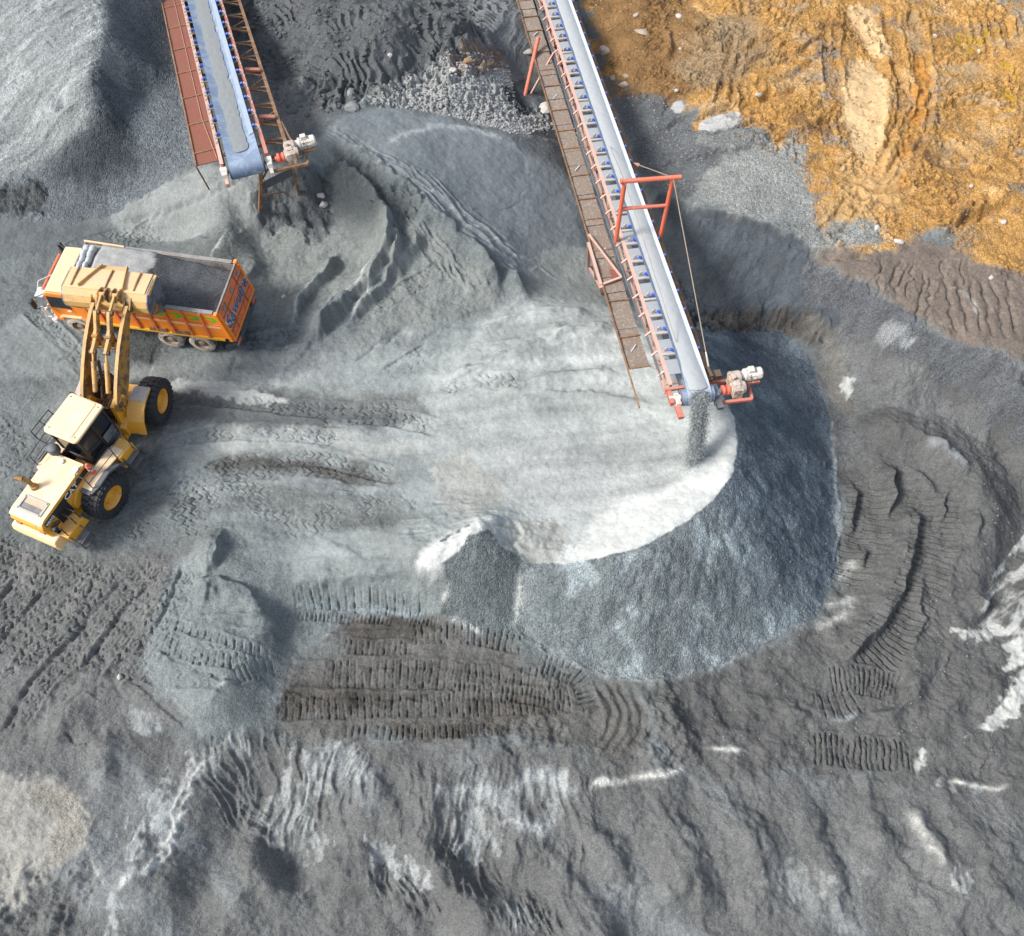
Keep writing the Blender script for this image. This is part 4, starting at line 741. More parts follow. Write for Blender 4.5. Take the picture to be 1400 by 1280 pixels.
def paint_mat(name, col, dust=(.42,.39,.35), damt=.5, rough=.5, rust=None, ramt=0., var=.12, metal=0., sc=2.2, speck=None):
    """paint with blotches, dirt that settles on upward faces, and optional rust"""
    m, n, l, b = newmat(name); tc = n.new('ShaderNodeTexCoord'); ge = n.new('ShaderNodeNewGeometry')
    def noise(s_, d=4., r=.6):
        t = n.new('ShaderNodeTexNoise'); t.inputs['Scale'].default_value = s_; t.inputs['Detail'].default_value = d; t.inputs['Roughness'].default_value = r; l.new(tc.outputs['Object'], t.inputs['Vector']); return t.outputs['Fac']
    def mth(op, *a):
        t = n.new('ShaderNodeMath'); t.operation = op
        for k, v in enumerate(a):
            if isinstance(v, (int, float)): t.inputs[k].default_value = v
            else: l.new(v, t.inputs[k])
        return t.outputs[0]
    def mr(v, a, c, lo=0., hi=1.):
        t = n.new('ShaderNodeMapRange'); t.interpolation_type = 'SMOOTHSTEP'; l.new(v, t.inputs[0])
        for k, q in enumerate((a, c, lo, hi)): t.inputs[k+1].default_value = q
        return t.outputs[0]
    def mix(f, A, B):
        t = n.new('ShaderNodeMix'); t.data_type = 'RGBA'; l.new(f, t.inputs[0])
        for k, v in ((6, A), (7, B)):
            if isinstance(v, tuple): t.inputs[k].default_value = (*v, 1)
            else: l.new(v, t.inputs[k])
        return t.outputs[2]
    n1, n2 = noise(sc), noise(sc*5.5, 3.)
    c = mix(n1, tuple(x*(1-var) for x in col), tuple(min(x*(1+var), .95) for x in col))
    if rust: c = mix(mr(mth('ADD', n1, mth('MULTIPLY', n2, .5)), .98-ramt*.55, 1.02-ramt*.42), c, rust)
    if speck:
        n3 = noise(speck[1], 2., .5); c = mix(mr(mth('ADD', n3, mth('MULTIPLY', n1, .35)), .66, .86, 0., .75), c, speck[0])
    sz = n.new('ShaderNodeSeparateXYZ'); l.new(ge.outputs['True Normal'], sz.inputs[0])
    up = mr(sz.outputs[2], .25, .95)
    d = mth('MULTIPLY', mth('ADD', mth('MULTIPLY', up, .85), .15), mr(mth('ADD', n1, mth('MULTIPLY', n2, .6)), .45, 1.05, .55, 1.))
    c = mix(mth('MULTIPLY', d, damt), c, dust)
    l.new(c, b.inputs['Base Color']); b.inputs['Roughness'].default_value = rough; b.inputs['Metallic'].default_value = metal
    l.new(mth('ADD', mth('MULTIPLY', d, damt*.4), rough), b.inputs['Roughness'])
    bp = n.new('ShaderNodeBump'); bp.inputs['Strength'].default_value = .15; bp.inputs['Distance'].default_value = .02; l.new(n2, bp.inputs['Height']); l.new(bp.outputs[0], b.inputs['Normal'])
    return m
M_ = {}
M_['yellow'] = paint_mat('machine_yellow', (.80,.37,.012), (.82,.58,.30), .5, .45, (.34,.19,.06), .18)
M_['cream'] = paint_mat('sunlit_dusty_top', (.88,.58,.27), (.95,.78,.56), .75, .5, var=.05)  # sun glare on the yellow tops painted in as pale cream, plus dust
M_['bucket'] = paint_mat('worn_bucket_yellow', (.60,.35,.085), (.76,.54,.31), .65, .55, (.40,.25,.12), .4)
M_['panel'] = paint_mat('dusty_bucket_panel', (.76,.45,.19), (.85,.60,.38), .7, .55, (.62,.40,.20), .4, sc=1.6)
M_['arm'] = paint_mat('dirty_arm_yellow', (.40,.205,.04), (.56,.37,.18), .55, .6, (.12,.075,.04), .5)
M_['grease'] = paint_mat('greasy_iron', (.11,.075,.045), (.25,.19,.12), .4, .5, (.05,.03,.02), .5)
M_['black'] = paint_mat('black_paint', (.018,.018,.02), (.16,.15,.14), .35, .5)
M_['charcoal'] = paint_mat('charcoal_plastic', (.06,.065,.075), (.30,.31,.32), .45, .6)
M_['steel'] = paint_mat('worn_steel', (.20,.24,.30), (.32,.34,.36), .5, .4, (.09,.10,.12), .5, metal=.4)
M_['rubber'] = paint_mat('tyre_rubber', (.028,.030,.034), (.15,.145,.14), .45, .85)
M_['dustrubber'] = paint_mat('dusty_tyre', (.15,.15,.15), (.44,.40,.36), .55, .9, (.48,.40,.33), .55)
M_['glass'] = paint_mat('cab_glass', (.012,.016,.022), (.1,.1,.1), .12, .08)
M_['orange'] = paint_mat('truck_orange', (.93,.235,.004), (.85,.55,.28), .3, .42, (.62,.20,.03), .12)
M_['roof'] = paint_mat('truck_roof', (.86,.46,.18), (.88,.70,.48), .75, .5, var=.05)
M_['tailgate'] = paint_mat('tailgate_red_orange', (.74,.17,.055), (.55,.36,.22), .3, .5, (.45,.11,.03), .35)
M_['rimpaint'] = paint_mat('dusty_rim', (.30,.22,.16), (.5,.4,.32), .5, .7, (.12,.08,.06), .4)
M_['bedin'] = paint_mat('bed_liner', (.24,.235,.225), (.42,.41,.39), .5, .7, (.12,.09,.07), .45)
M_['white'] = paint_mat('white_paint', (.74,.74,.72), (.62,.58,.5), .35, .5)
M_['greywhite'] = paint_mat('grey_tarpaulin', (.42,.44,.46), (.62,.63,.62), .6, .7, var=.25, sc=5)
M_['blue'] = paint_mat('blue_stripe', (.02,.07,.32), (.3,.3,.3), .15, .4)
M_['green'] = paint_mat('leaf_green', (.10,.46,.02), (.4,.4,.3), .1, .5)
M_['amber'] = paint_mat('amber_yellow', (.80,.42,.012), (.6,.5,.3), .1, .5)
M_['letters'] = paint_mat('letter_white', (.82,.82,.80), (.6,.58,.55), .1, .5, var=.03)
M_['letterblue'] = paint_mat('letter_blue', (.05,.13,.27), (.3,.3,.3), .1, .5)
M_['letterblack'] = paint_mat('letter_black', (.03,.02,.01), (.2,.2,.2), .1, .5)
M_['rust'] = paint_mat('rusty_steel', (.17,.085,.040), (.36,.24,.16), .4, .8, (.30,.16,.075), .5, var=.25, sc=4)
M_['redrust'] = paint_mat('red_oxide_mesh', (.24,.075,.050), (.33,.14,.10), .45, .85, (.20,.085,.045), .45, sc=1.3, var=.25, speck=((.10,.035,.028), 22))
M_['red'] = paint_mat('faded_red_paint', (.52,.085,.045), (.72,.42,.34), .5, .5, (.30,.13,.07), .4, sc=4)
M_['pink'] = paint_mat('dusty_pink_steel', (.48,.20,.135), (.72,.56,.48), .75, .6, (.27,.13,.07), .4, sc=4)
M_['brownmesh'] = paint_mat('brown_tread_plate', (.20,.135,.095), (.36,.30,.25), .6, .85, (.13,.08,.05), .6, sc=.9, var=.35, speck=((.38,.34,.29), 9))
M_['idler'] = paint_mat('blue_idler', (.015,.10,.62), (.35,.40,.50), .25, .4)
M_['bracket'] = paint_mat('pale_steel', (.46,.42,.37), (.62,.60,.57), .6, .6, (.28,.17,.10), .35, sc=5)
M_['motor'] = paint_mat('machine_white', (.62,.60,.55), (.72,.69,.62), .5, .6, (.40,.22,.12), .35, sc=5)
M_['gear'] = paint_mat('gearbox_beige', (.50,.42,.33), (.66,.62,.56), .5, .6, (.22,.11,.06), .5, sc=6)
M_['coupling'] = paint_mat('coral_red', (.70,.12,.065), (.7,.4,.3), .4, .5)
M_['beltblue'] = paint_mat('belt_rubber_blue', (.15,.205,.30), (.34,.42,.54), .5, .6, (.26,.33,.43), .4, sc=1.5)
M_['beltedge'] = paint_mat('belt_dusted_edge', (.36,.42,.50), (.52,.57,.63), .7, .7, var=.1)
M_['beltedge2'] = paint_mat('belt_dust_film', (.25,.31,.39), (.36,.42,.49), .7, .7, var=.12)
M_['sandload'] = paint_mat('sand_load', (.23,.245,.25), (.30,.315,.32), .5, .95, (.19,.205,.21), .4, sc=9)
M_['sandload2'] = paint_mat('dusty_belt_load', (.37,.395,.40), (.46,.48,.485), .5, .95, (.31,.335,.34), .4, sc=7)
M_['cable'] = paint_mat('brown_cable', (.28,.20,.14), (.5,.42,.34), .4, .7)
M_['return'] = paint_mat('grey_belt', (.26,.29,.32), (.50,.52,.53), .6, .8, (.18,.2,.22), .4)
def text_mesh(name, txt, mat, parent, mtx, size, depth=.012, shear=0., align='CENTER'):
    cu = bpy.data.curves.new(name, 'FONT'); cu.body = txt; cu.size = size; cu.extrude = depth; cu.align_x = align; cu.align_y = 'CENTER'; cu.shear = shear; cu.offset = .012*size
    t = bpy.data.objects.new('tmp_'+name, cu); C.objects.link(t); bpy.context.view_layer.update()
    me = bpy.data.meshes.new_from_object(t.evaluated_get(bpy.context.evaluated_depsgraph_get())); bpy.data.objects.remove(t); bpy.data.curves.remove(cu)
    me.transform(mtx); me.materials.clear(); me.materials.append(mat); me.name = name
    o = bpy.data.objects.new(name, me); C.objects.link(o)
    if parent: o.parent = parent
    return o
def frame_mtx(o, x, z):
    """matrix with local x along x, local z along z, at o"""
    x = V3(x).normalized(); z = V3(z).normalized(); y = z.cross(x)
    m = Matrix((x, y, z)).transposed().to_4x4(); m.translation = V3(o); return m
def copy_tree(o, parent=None, loc=None):
    c = o.copy(); C.objects.link(c); c.parent = parent
    if loc is not None: c.location = loc
    for ch in list(o.children): copy_tree(ch, c)
    return c
# ================================================================ tipper truck (x forward, y towards the camera side, z up)
tk = empty('dump_truck', (-13.07, 22.69, 0), math.radians(171), 'orange dump truck with green leaf marks on its side, half loaded with grey sand', 'truck')
tz = float(np.mean([ground_z(*q) for q in ((-13,22),(-13,23.5),(-17.6,22.5),(-17.5,24.2))])); tk.location.z = tz+.02
def truck_tyre(name, x, y, parent, w=.29, r=.52):
    s = 1 if y > 0 else -1; p = []
    for o, q in ((-.5,.60),(-.5,.86),(-.42,.96),(-.3,1.0),(.3,1.0),(.42,.96),(.5,.86),(.5,.60)): p.append((o*w, q*r))
    m = MB().lathe(p, (x, y, r), n=40)
    for k in range(40):
        t = 2*math.pi*k/40
        for o in (-.3, 0, .3): m.box((x+math.sin(t)*r, y+o*w*.9, r+math.cos(t)*r), (.05, w*.24, .03), Matrix.Rotation(t, 3, 'Y'))
    o = m.build(name, M_['dustrubber'], parent, smooth=True)
    rm = MB().lathe([(-.5*w, .6*r), (-.38*w, .56*r), (.30*w*s, .52*r), (.10*w*s, .40*r), (.05*w*s, .22*r)] if 0 else [(s*.46*w, .62*r), (s*.40*w, .57*r), (s*.10*w, .54*r), (s*.04*w, .30*r), (s*.34*w, .27*r), (s*.40*w, .20*r), (s*.40*w, .0)], (x, y, r), n=32)
    for k in range(8):
        t = 2*math.pi*k/8; rm.cyl((x+.42*r*math.sin(t), y+s*.02*w, r+.42*r*math.cos(t)), (x+.42*r*math.sin(t), y+s*.16*w, r+.42*r*math.cos(t)), .022, 6)
    rm.build('rim', M_['rimpaint'], o, smooth=True); return o
for x in (-.66, .66):
    for s in (-1, 1):
        truck_tyre('wheel', x, s*1.10, tk); truck_tyre('wheel', x, s*.77, tk)
for s in (-1, 1): truck_tyre('wheel', 4.55, s*1.06, tk)
m = MB()
for s in (-1, 1): m.b2(-1.9, 5.1, s*.42-.05, s*.42+.05, .72, .98)
for x in (-1.7, -.66, .66, 2.2, 3.6, 4.9): m.b2(x-.08, x+.08, -.37, .37, .74, .93)
for x in (-.66, .66, 4.55): m.cyl((x, -1.0, .52), (x, 1.0, .52), .09, 12)
m.cyl((2.0, .55, .75), (3.0, .55, .75), .27, 16)
m.build('chassis', M_['black'], tk)
# cab
prof = [(3.72,.95),(4.02,.95),(4.10,1.2),(4.95,1.2),(5.05,.8),(5.34,.8),(5.36,1.5),(5.24,2.36),(5.16,2.58),(5.04,2.64),(3.72,2.64)]
cab = MB().prism(prof, -1.17, 1.17).build('cab', M_['orange'], tk, .05)
MB().prism([(3.66,2.635),(5.05,2.635),(5.12,2.675),(5.02,2.72),(4.3,2.75),(3.66,2.73)], -1.12, 1.12).build('roof', M_['roof'], cab, .03)
g = MB()
g.add([(5.375,-1.0,1.62),(5.375,1.0,1.62),(5.265,.96,2.34),(5.265,-.96,2.34)], [(0,1,2,3)]); g.build('windscreen', M_['glass'], cab)
for s in (-1, 1):
    y = s*1.175
    g = MB().prism([(4.42,1.72),(5.24,1.72),(5.15,2.42),(4.42,2.42)], y-.006, y+.006); g.build('window', M_['glass'], cab)
    MB().b2(4.78, 4.82, y-.012, y+.012, 1.72, 2.42).b2(4.36, 4.42, y-.014, y+.014, 1.68, 2.46).build('window_bar', M_['black'], cab)
    g = MB().b2(3.82, 4.2, y-.006, y+.006, 1.92, 2.26); g.build('window', M_['glass'], cab)
    d = MB()
    for a, b in (((4.34,1.25),(4.34,2.5)), ((4.34,1.25),(5.0,1.25)), ((5.0,1.25),(5.26,1.7))): d.bar((a[0], y, a[1]), (b[0], y, b[1]), .012, .018)
    d.build('door_seam', M_['amber'], cab)
    MB().b2(4.44, 4.6, y-.025, y+.025, 1.55, 1.6).build('door_handle', M_['white'], cab)
    # wheel arch lip
    MB().strip([(3.92,.92),(4.0,1.1),(4.16,1.22),(4.92,1.22),(5.06,1.1)], s*1.0-.0, s*1.28, .06).build('wheel_arch', M_['roof'], cab)
    # mirrors
    mm = MB().tube([(5.2, s*1.12, 2.5), (5.62, s*1.42, 2.45), (5.66, s*1.45, 1.85), (5.3, s*1.18, 1.8)], .018, 6).b2(5.62, 5.70, s*1.36, s*1.56, 1.95, 2.38)
    mm.build('mirror', M_['black'], cab)
MB().b2(5.28, 5.62, .75, 1.2, 2.32, 2.38).tube([(5.25,.2,2.5),(5.66,.55,2.5),(5.66,.9,2.3)], .02, 6).build('sun_visor', M_['white'], cab)
MB().b2(5.35, 5.42, -.9, .9, 2.42, 2.47).build('marker_bar', M_['tailgate'], cab)
MB().b2(5.40, 5.62, -1.15, 1.22, .62, .86).build('bumper', M_['white'], tk, .03)
MB().tube([(5.6,1.12,.9),(5.78,1.12,.95),(5.78,1.12,1.5),(5.5,1.12,1.55)], .035, 8).tube([(5.78,1.12,1.2),(5.78,-1.12,1.2)], .035, 8).tube([(5.6,-1.12,.9),(5.78,-1.12,.95),(5.78,-1.12,1.5),(5.5,-1.12,1.55)], .035, 8).build('bull_bar', M_['white'], tk, smooth=True)
for s in (-1, 1):
    MB().cyl((5.60, s*.85, .98), (5.66, s*.85, .98), .12, 16).build('headlight', M_['letters'], tk)
    MB().b2(5.415, 5.6, s*.65-.22, s*.65+.22, .87, .90).build('bumper_stripe', M_['blue'], tk)
# body
R0, R1, HW, ZB, ZT = -1.98, 3.5, 1.30, 1.18, 2.85
MB().b2(R0, R1, -HW+.06, HW-.06, ZB, ZB+.08).build('bed_floor', M_['bedin'], tk)
for s in (-1, 1):
    y = s*HW
    pan = MB().prism([(R1,ZB+.1),(R0-.22,ZB+.1),(R0,ZT),(R1,ZT)], min(y, y-s*.06), max(y, y-s*.06)).build('side_panel', M_['orange'], tk)
    MB().b2(R0+.05, R1, y-s*.10-.01, y-s*.10+.035, ZB+.1, ZT-.02).build('liner', M_['bedin'], pan)
    MB().b2(R0+.15, R1, y-s*.05-.09, y-s*.05+.08, ZT, ZT+.07).build('top_rail', M_['bedin'], pan, .01)
    rb = MB()
    for x in (-1.28, -.56, .16, .88, 1.6, 2.32, 3.04): rb.b2(x-.05, x+.05, min(y, y+s*.07), max(y, y+s*.07), ZB+.12, ZT-.02)
    rb.b2(R0+.1, R1, min(y, y+s*.04), max(y, y+s*.04), ZB+.92, ZB+.98)
    rb.build('rib', M_['tailgate'], pan, .008)
    e = MB().bar((R0-.19, y, ZB+.05), (R0+.03, y, ZT+.08), .18, .14, (1,0,0)); e.build('corner_post', M_['orange'], pan, .015)
    MB().b2(R0+.1, R1, min(y, y+s*.05), max(y, y+s*.05), ZB-.02, ZB+.1).build('bottom_rail', M_['amber'], pan)
    for x in (-1.62, -.91, -.2, .52, 1.24, 1.96, 2.68):
        # leaf mark: a curled green stroke on a yellow blaze
        for nm, mt, rr, wd, dy, a0, a1 in (('yellow_blaze', 'amber', .20, .16, .005, -1.9, 2.2), ('leaf_mark', 'green', .17, .15, .010, -2.0, 2.5)):
            q = []
            for k in range(15):
                t = a0+(a1-a0)*k/14; wk = wd*math.sin(math.pi*min(max((k+.6)/15, 0), 1))**.6/2; q.append((t, rr+wk, rr-wk))
            out = [(x+.04-s*1.45*b*math.cos(t)*s, ZB+1.28+b*.75*math.sin(t)) for t, b, c in q]; inn = [(x+.04-s*1.45*c*math.cos(t)*s, ZB+1.28+c*.75*math.sin(t)) for t, b, c in q]
            n = len(q); y1 = y+s*dy
            vs = [(a, y1, b) for a, b in out]+[(a, y1, b) for a, b in inn]
            MB().add(vs, [(k, k+1, n+k+1, n+k) for k in range(n-1)]).build(nm, M_[mt], pan)
        MB().b2(x-.30, x+.30, min(y, y+s*.03), max(y, y+s*.03), ZB+.78, ZB+.87).build('pale_stripe', M_['roof'], pan)
    MB().prism([(-1.45,1.02),(-1.25,1.16),(1.3,1.16),(1.45,1.02),(1.45,1.09),(1.32,1.175),(-1.27,1.175),(-1.45,1.09)], s*.62, s*1.3).build('mudguard', M_['amber'], tk)
    MB().b2(-1.56, -1.53, s*.66, s*1.26, .35, 1.1).build('mud_flap', M_['black'], tk)
    for x in (-.1, .85): MB().b2(x-.36, x+.36, min(y, y+s*.06), max(y, y+s*.06), ZB-.02+.11, ZB+.3).build('rub_plate', M_['rust'], pan)
# tailgate
TN = Vector((-(ZT-ZB), 0, .22)).normalized() if 0 else Vector((-1, 0, .13)).normalized()
tg = MB().prism([(R0-.22,ZB-.02),(R0-.29,ZB-.02),(R0-.07,ZT-.02),(R0,ZT-.02)], -HW, HW).build('tailgate', M_['tailgate'], tk)
sx = lambda z: R0-.29+.22*(z-ZB+.02)/(ZT-ZB)
rb = MB()
for y in (-HW+.05, HW-.05): rb.bar((sx(ZB)-.02, y, ZB), (sx(ZT)-.02, y, ZT-.03), .09, .06, (1,0,0))
for z in (ZB+.04,): rb.b2(sx(z)-.05, sx(z), -HW, HW, z-.05, z+.06)
rb.build('frame_bar', M_['orange'], tg, .01)
rb = MB()
for y in (-.62, .62): rb.bar((sx(ZB)-.012, y, ZB+.1), (sx(ZT)-.012, y, ZT-.06), .05, .03, (1,0,0))
rb.bar((sx(2.45)-.012, -1.2, 2.45), (sx(2.45)-.012, 1.2, 2.45), .02, .03); rb.bar((sx(1.6)-.012, -1.2, 1.6), (sx(1.6)-.012, 1.2, 1.6), .02, .03)
rb.build('ribs', M_['rust'], tg)
MB().b2(R0-.02, R0+.05, -HW+.1, HW-.1, ZT-.03, ZT+.05).build('top_rail', M_['bedin'], tg, .01)
for y in (-.95, -.1, .8): MB().bar((sx(2.62)-.01, y-.12, 2.62), (sx(2.62)-.01, y+.12, 2.62), .02, .2, (0,0,1)).build('reflector', M_['bedin'], tg)
slope = Vector((.22, 0, ZT-ZB)).normalized(); nrm = Vector((-1, 0, 0)); nrm = (nrm-slope*nrm.dot(slope)).normalized()
for mt, sz, off in (('letters', .80, .02), ('letterblue', .765, .034)):
    mx = Matrix.Translation(Vector((sx(2.03), 0, 2.03))+nrm*off) @ frame_mtx((0,0,0), (0,-1,0), nrm)
    t = text_mesh('lettering', 'Sawuira', M_[mt], tg, mx, sz, .006, .12)
    if mt == 'letters':
        for v in t.data.vertices: v.co.z = 2.03+(v.co.z-2.03)*1.0
MB().b2(R0-.30, R0-.22, -1.2, 1.2, .62, .78).b2(R0-.23, R0+.2, -.9, -.8, .66, .95).b2(R0-.23, R0+.2, .8, .9, .66, .95).build('rear_bumper', M_['charcoal'], tk)
for s in (-1, 1): MB().b2(R0-.31, R0-.28, s*1.0-.15, s*1.0+.15, .78, .92).build('tail_light', M_['coupling'], tk)
# headboard and canopy over the cab
MB().b2(R1-.03, R1+.05, -HW, HW, ZB, 2.83).b2(R1-.03, R1+.70, -HW, HW, 2.83, 2.88).bar((R1,-HW+.03,2.92), (R1+.70,-HW+.03,2.92), .06, .1).bar((R1,HW-.03,2.92), (R1+.70,HW-.03,2.92), .06, .1).b2(R1+.66, R1+.72, -HW, HW, 2.88, 2.98).build('headboard', M_['bedin'], tk, .01)
MB().bar((R1-.9,-HW+.02,2.93), (R1+.74,-HW+.02,3.0), .07, .07).build('side_rail', M_['roof'], tk)
# load of sand
n, k = 46, 24; vs, fs, cols = [], [], []
for i in range(n+1):
    for j in range(k+1):
        x = R0+.10+(R1-.06-R0-.10)*i/n; y = -HW+.13+(2*HW-.26)*j/k
        f = sst(.55, 1.35, np.float64(x)+.22*float(pn(np.float64(y*1.3), np.float64(.4), 5)))
        edge = 1-abs(y/HW)**3
        top = 2.95+.18*edge*math.sin(math.pi*min(max((x-.6)/3.4, 0), 1))
        low = 2.25+.36*max(0, (x+1.9)/2.6)+.28*max(0, y*-1)*.5+.35*edge*.4
        z = low+(top-low)*float(f)+.075*float(fbm(np.float64(x*1.6), np.float64(y*1.6), 4, 77))+.05*float(ridged(np.float64(x*.8+y), np.float64(y*1.8), 3, 78))*float(f)
        vs.append((x, y, z)); cols.append(((.36,.365,.35) if f > .93 else (.105,.112,.12), .3 if f > .93 else .8))
for i in range(n):
    for j in range(k): a = i*(k+1)+j; fs.append((a, a+1, a+k+2, a+k+1))
b0 = len(vs); ring = [i*(k+1) for i in range(n+1)]+[n*(k+1)+j for j in range(1, k+1)]+[i*(k+1)+k for i in range(n-1, -1, -1)]+[j for j in range(k-1, 0, -1)]
for r in ring: vs.append((vs[r][0], vs[r][1], ZB+.09)); cols.append(((.11,.11,.11), .5))
for q in range(len(ring)): w = (q+1) % len(ring); fs.append((ring[q], ring[w], b0+w, b0+q))
fs.append(tuple(b0+q for q in range(len(ring))))
me = bpy.data.meshes.new('sand_load'); me.from_pydata(vs, [], fs); me.polygons.foreach_set('use_smooth', [True]*len(fs))
a = me.attributes.new('earth', 'FLOAT_COLOR', 'POINT'); a.data.foreach_set('color', np.array([(*c[0], 1) for c in cols], np.float32).ravel())
a = me.attributes.new('grain', 'FLOAT', 'POINT'); a.data.foreach_set('value', np.array([c[1] for c in cols], np.float32))
me.materials.append(EARTH); ld = bpy.data.objects.new('sand_load', me); C.objects.link(ld); ld.matrix_world = Matrix.Translation(tk.location) @ Matrix.Rotation(math.radians(171), 4, 'Z')
tag(ld, 'load of grey sand lying in the orange truck bed', 'sand')
# folded tarpaulins on the canopy
for q, (yc, ln, lab) in enumerate(((-.62, .9, 'folded pale tarpaulin on the truck canopy, the one nearer the cab roof edge'), (-.30, .8, 'folded pale tarpaulin on the truck canopy, the one nearer the sand load'))):
    m = MB(); xc = R1+.5-q*.26
    for r in range(4):
        y0 = -1.05+r*.27; w = .125-.012*r
        p = [(y0, w), (y0+.10, w*1.2), (y0+.2, w*1.05), (y0+.29, w*.85)]
        m.lathe([(p[0][0], .01)]+[(a, b) for a, b in p]+[(p[-1][0]+.01, .01)], (xc+.02*math.sin(r*2+q), 0, 2.88+.12), (0,1,.02*(-1)**r), 10)
    o = m.build('folded_tarpaulin', M_['greywhite'], None, smooth=True); o.matrix_world = ld.matrix_world.copy(); tag(o, lab, 'tarpaulin', 'folded tarpaulins on the truck')
M_['arm2'] = paint_mat('worn_arm_yellow', (.56,.31,.075), (.74,.50,.26), .6, .55, (.22,.13,.06), .4)
# ================================================================ articulated wheel loader (x forward from the hinge, y left, z up)
HEAD = math.radians(67)
lz = float(np.mean([ground_z(*q) for q in ((-14.6,14.2),(-17.2,15.4),(-13.7,18.3),(-16.4,18.9))]))
wl = empty('wheel_loader', (-15.32, 16.72, lz+.02), HEAD, 'yellow wheel loader tipping its raised bucket over the orange truck', 'wheel loader')
def big_tyre(parent, x, y, xf=None, r=.90, w=.70):
    s = 1 if y > 0 else -1
    m = MB(xf).lathe([(o*w, q*r) for o, q in ((-.5,.56),(-.52,.75),(-.48,.90),(-.36,.955),(.36,.955),(.48,.90),(.52,.75),(.5,.56))], (x, y, r), n=44)
    N = 24
    for k in range(N):                                   # two rows of staggered lugs
        for row, off in ((-1, 0.), (1, .5)):
            t = 2*math.pi*(k+off)/N; rot = Matrix.Rotation(t, 3, 'Y')
            for part, yy, tw, ll in ((0, .13, .35, .26), (1, .36, .10, .20)):
                q = Vector((0, row*yy*w, r*.965 if part == 0 else r*.945)); q = rot @ q
                m.box((x+q.x, y+q.y, r+q.z), (r*2*math.pi/N*.74, ll*w, .09), rot @ Matrix.Rotation(row*tw, 3, 'Z'))
            q = rot @ Vector((0, row*.5*w, r*.86)); m.box((x+q.x, y+q.y, r+q.z), (r*2*math.pi/N*.45, .07, .15), rot)
    o = m.build('wheel', M_['rubber'], parent, smooth=True)
    rm = MB(xf).lathe([(s*.44*w, .58*r), (s*.46*w, .50*r), (s*.40*w, .46*r), (s*.22*w, .42*r), (s*.20*w, .30*r), (s*.30*w, .27*r), (s*.30*w, .16*r), (s*.38*w, .13*r), (s*.38*w, 0)], (x, y, r), n=36)
    for k in range(16):
        t = 2*math.pi*k/16; rm.cyl((x+.35*r*math.sin(t), y+s*.18*w, r+.35*r*math.cos(t)), (x+.35*r*math.sin(t), y+s*.25*w, r+.35*r*math.cos(t)), .02, 6)
    rm.build('rim', M_['yellow'], o, smooth=True)
    MB(xf).lathe([(s*.485*w, .74*r), (s*.50*w, .745*r), (s*.505*w, .76*r), (s*.50*w, .775*r), (s*.485*w, .78*r)], (x, y, r), n=44).build('sidewall_ring', M_['black'], o, smooth=True)
    return o
RX = -1.95
for s in (-1, 1): big_tyre(wl, RX, s*1.13)
# rear frame, counterweight
MB().prism([(-4.1,.75),(-4.1,1.3),(-1.0,1.3),(-.1,1.15),(-.1,.6),(-1.2,.5),(-3.2,.5)], -.5, .5).cyl((RX,-1,.86), (RX,1,.86), .2, 16).build('rear_frame', M_['yellow'], wl, .02)
MB().prism([(-4.42,.75),(-4.46,1.2),(-4.38,1.42),(-3.75,1.42),(-3.7,.75)], -.90, 1.0).build('counterweight', M_['cream'], wl, .06)
for y in (-.55, 0, .5): MB().cyl((-4.12, y, 1.415), (-4.12, y, 1.43), .05, 12).build('lifting_eye', M_['rust'], wl)
# hood
HZ = 2.38
hood = MB().prism([(-4.22,1.3),(-4.28,2.1),(-4.16,2.3),(-4.0,HZ),(-1.6,HZ+.03),(-1.55,1.3)], -.70, .70).build('hood', M_['yellow'], wl, .05)
MB().prism([(-4.2,2.30),(-4.0,HZ+.004),(-1.62,HZ+.034),(-1.62,HZ+.044),(-4.0,HZ+.016),(-4.22,2.31)], -.68, .68).build('hood_top', M_['cream'], hood)
fr = MB()
for a in (((-3.92,-.46),(-3.92,.46)), ((-3.42,-.46),(-3.42,.46)), ((-3.94,-.46),(-3.40,-.46)), ((-3.94,.46),(-3.40,.46))): fr.bar((*a[0], HZ+.035), (*a[1], HZ+.035), .07, .05)
fr.build('screen_frame', M_['bracket'], hood)
sc = MB().b2(-3.9, -3.44, -.44, .44, HZ+.005, HZ+.02)
for k in range(12): sc.bar((-3.88+.04*k, -.44, HZ+.024), (-3.88+.04*k, .44, HZ+.024), .012, .012)
sc.build('screen', M_['bedin'], hood)
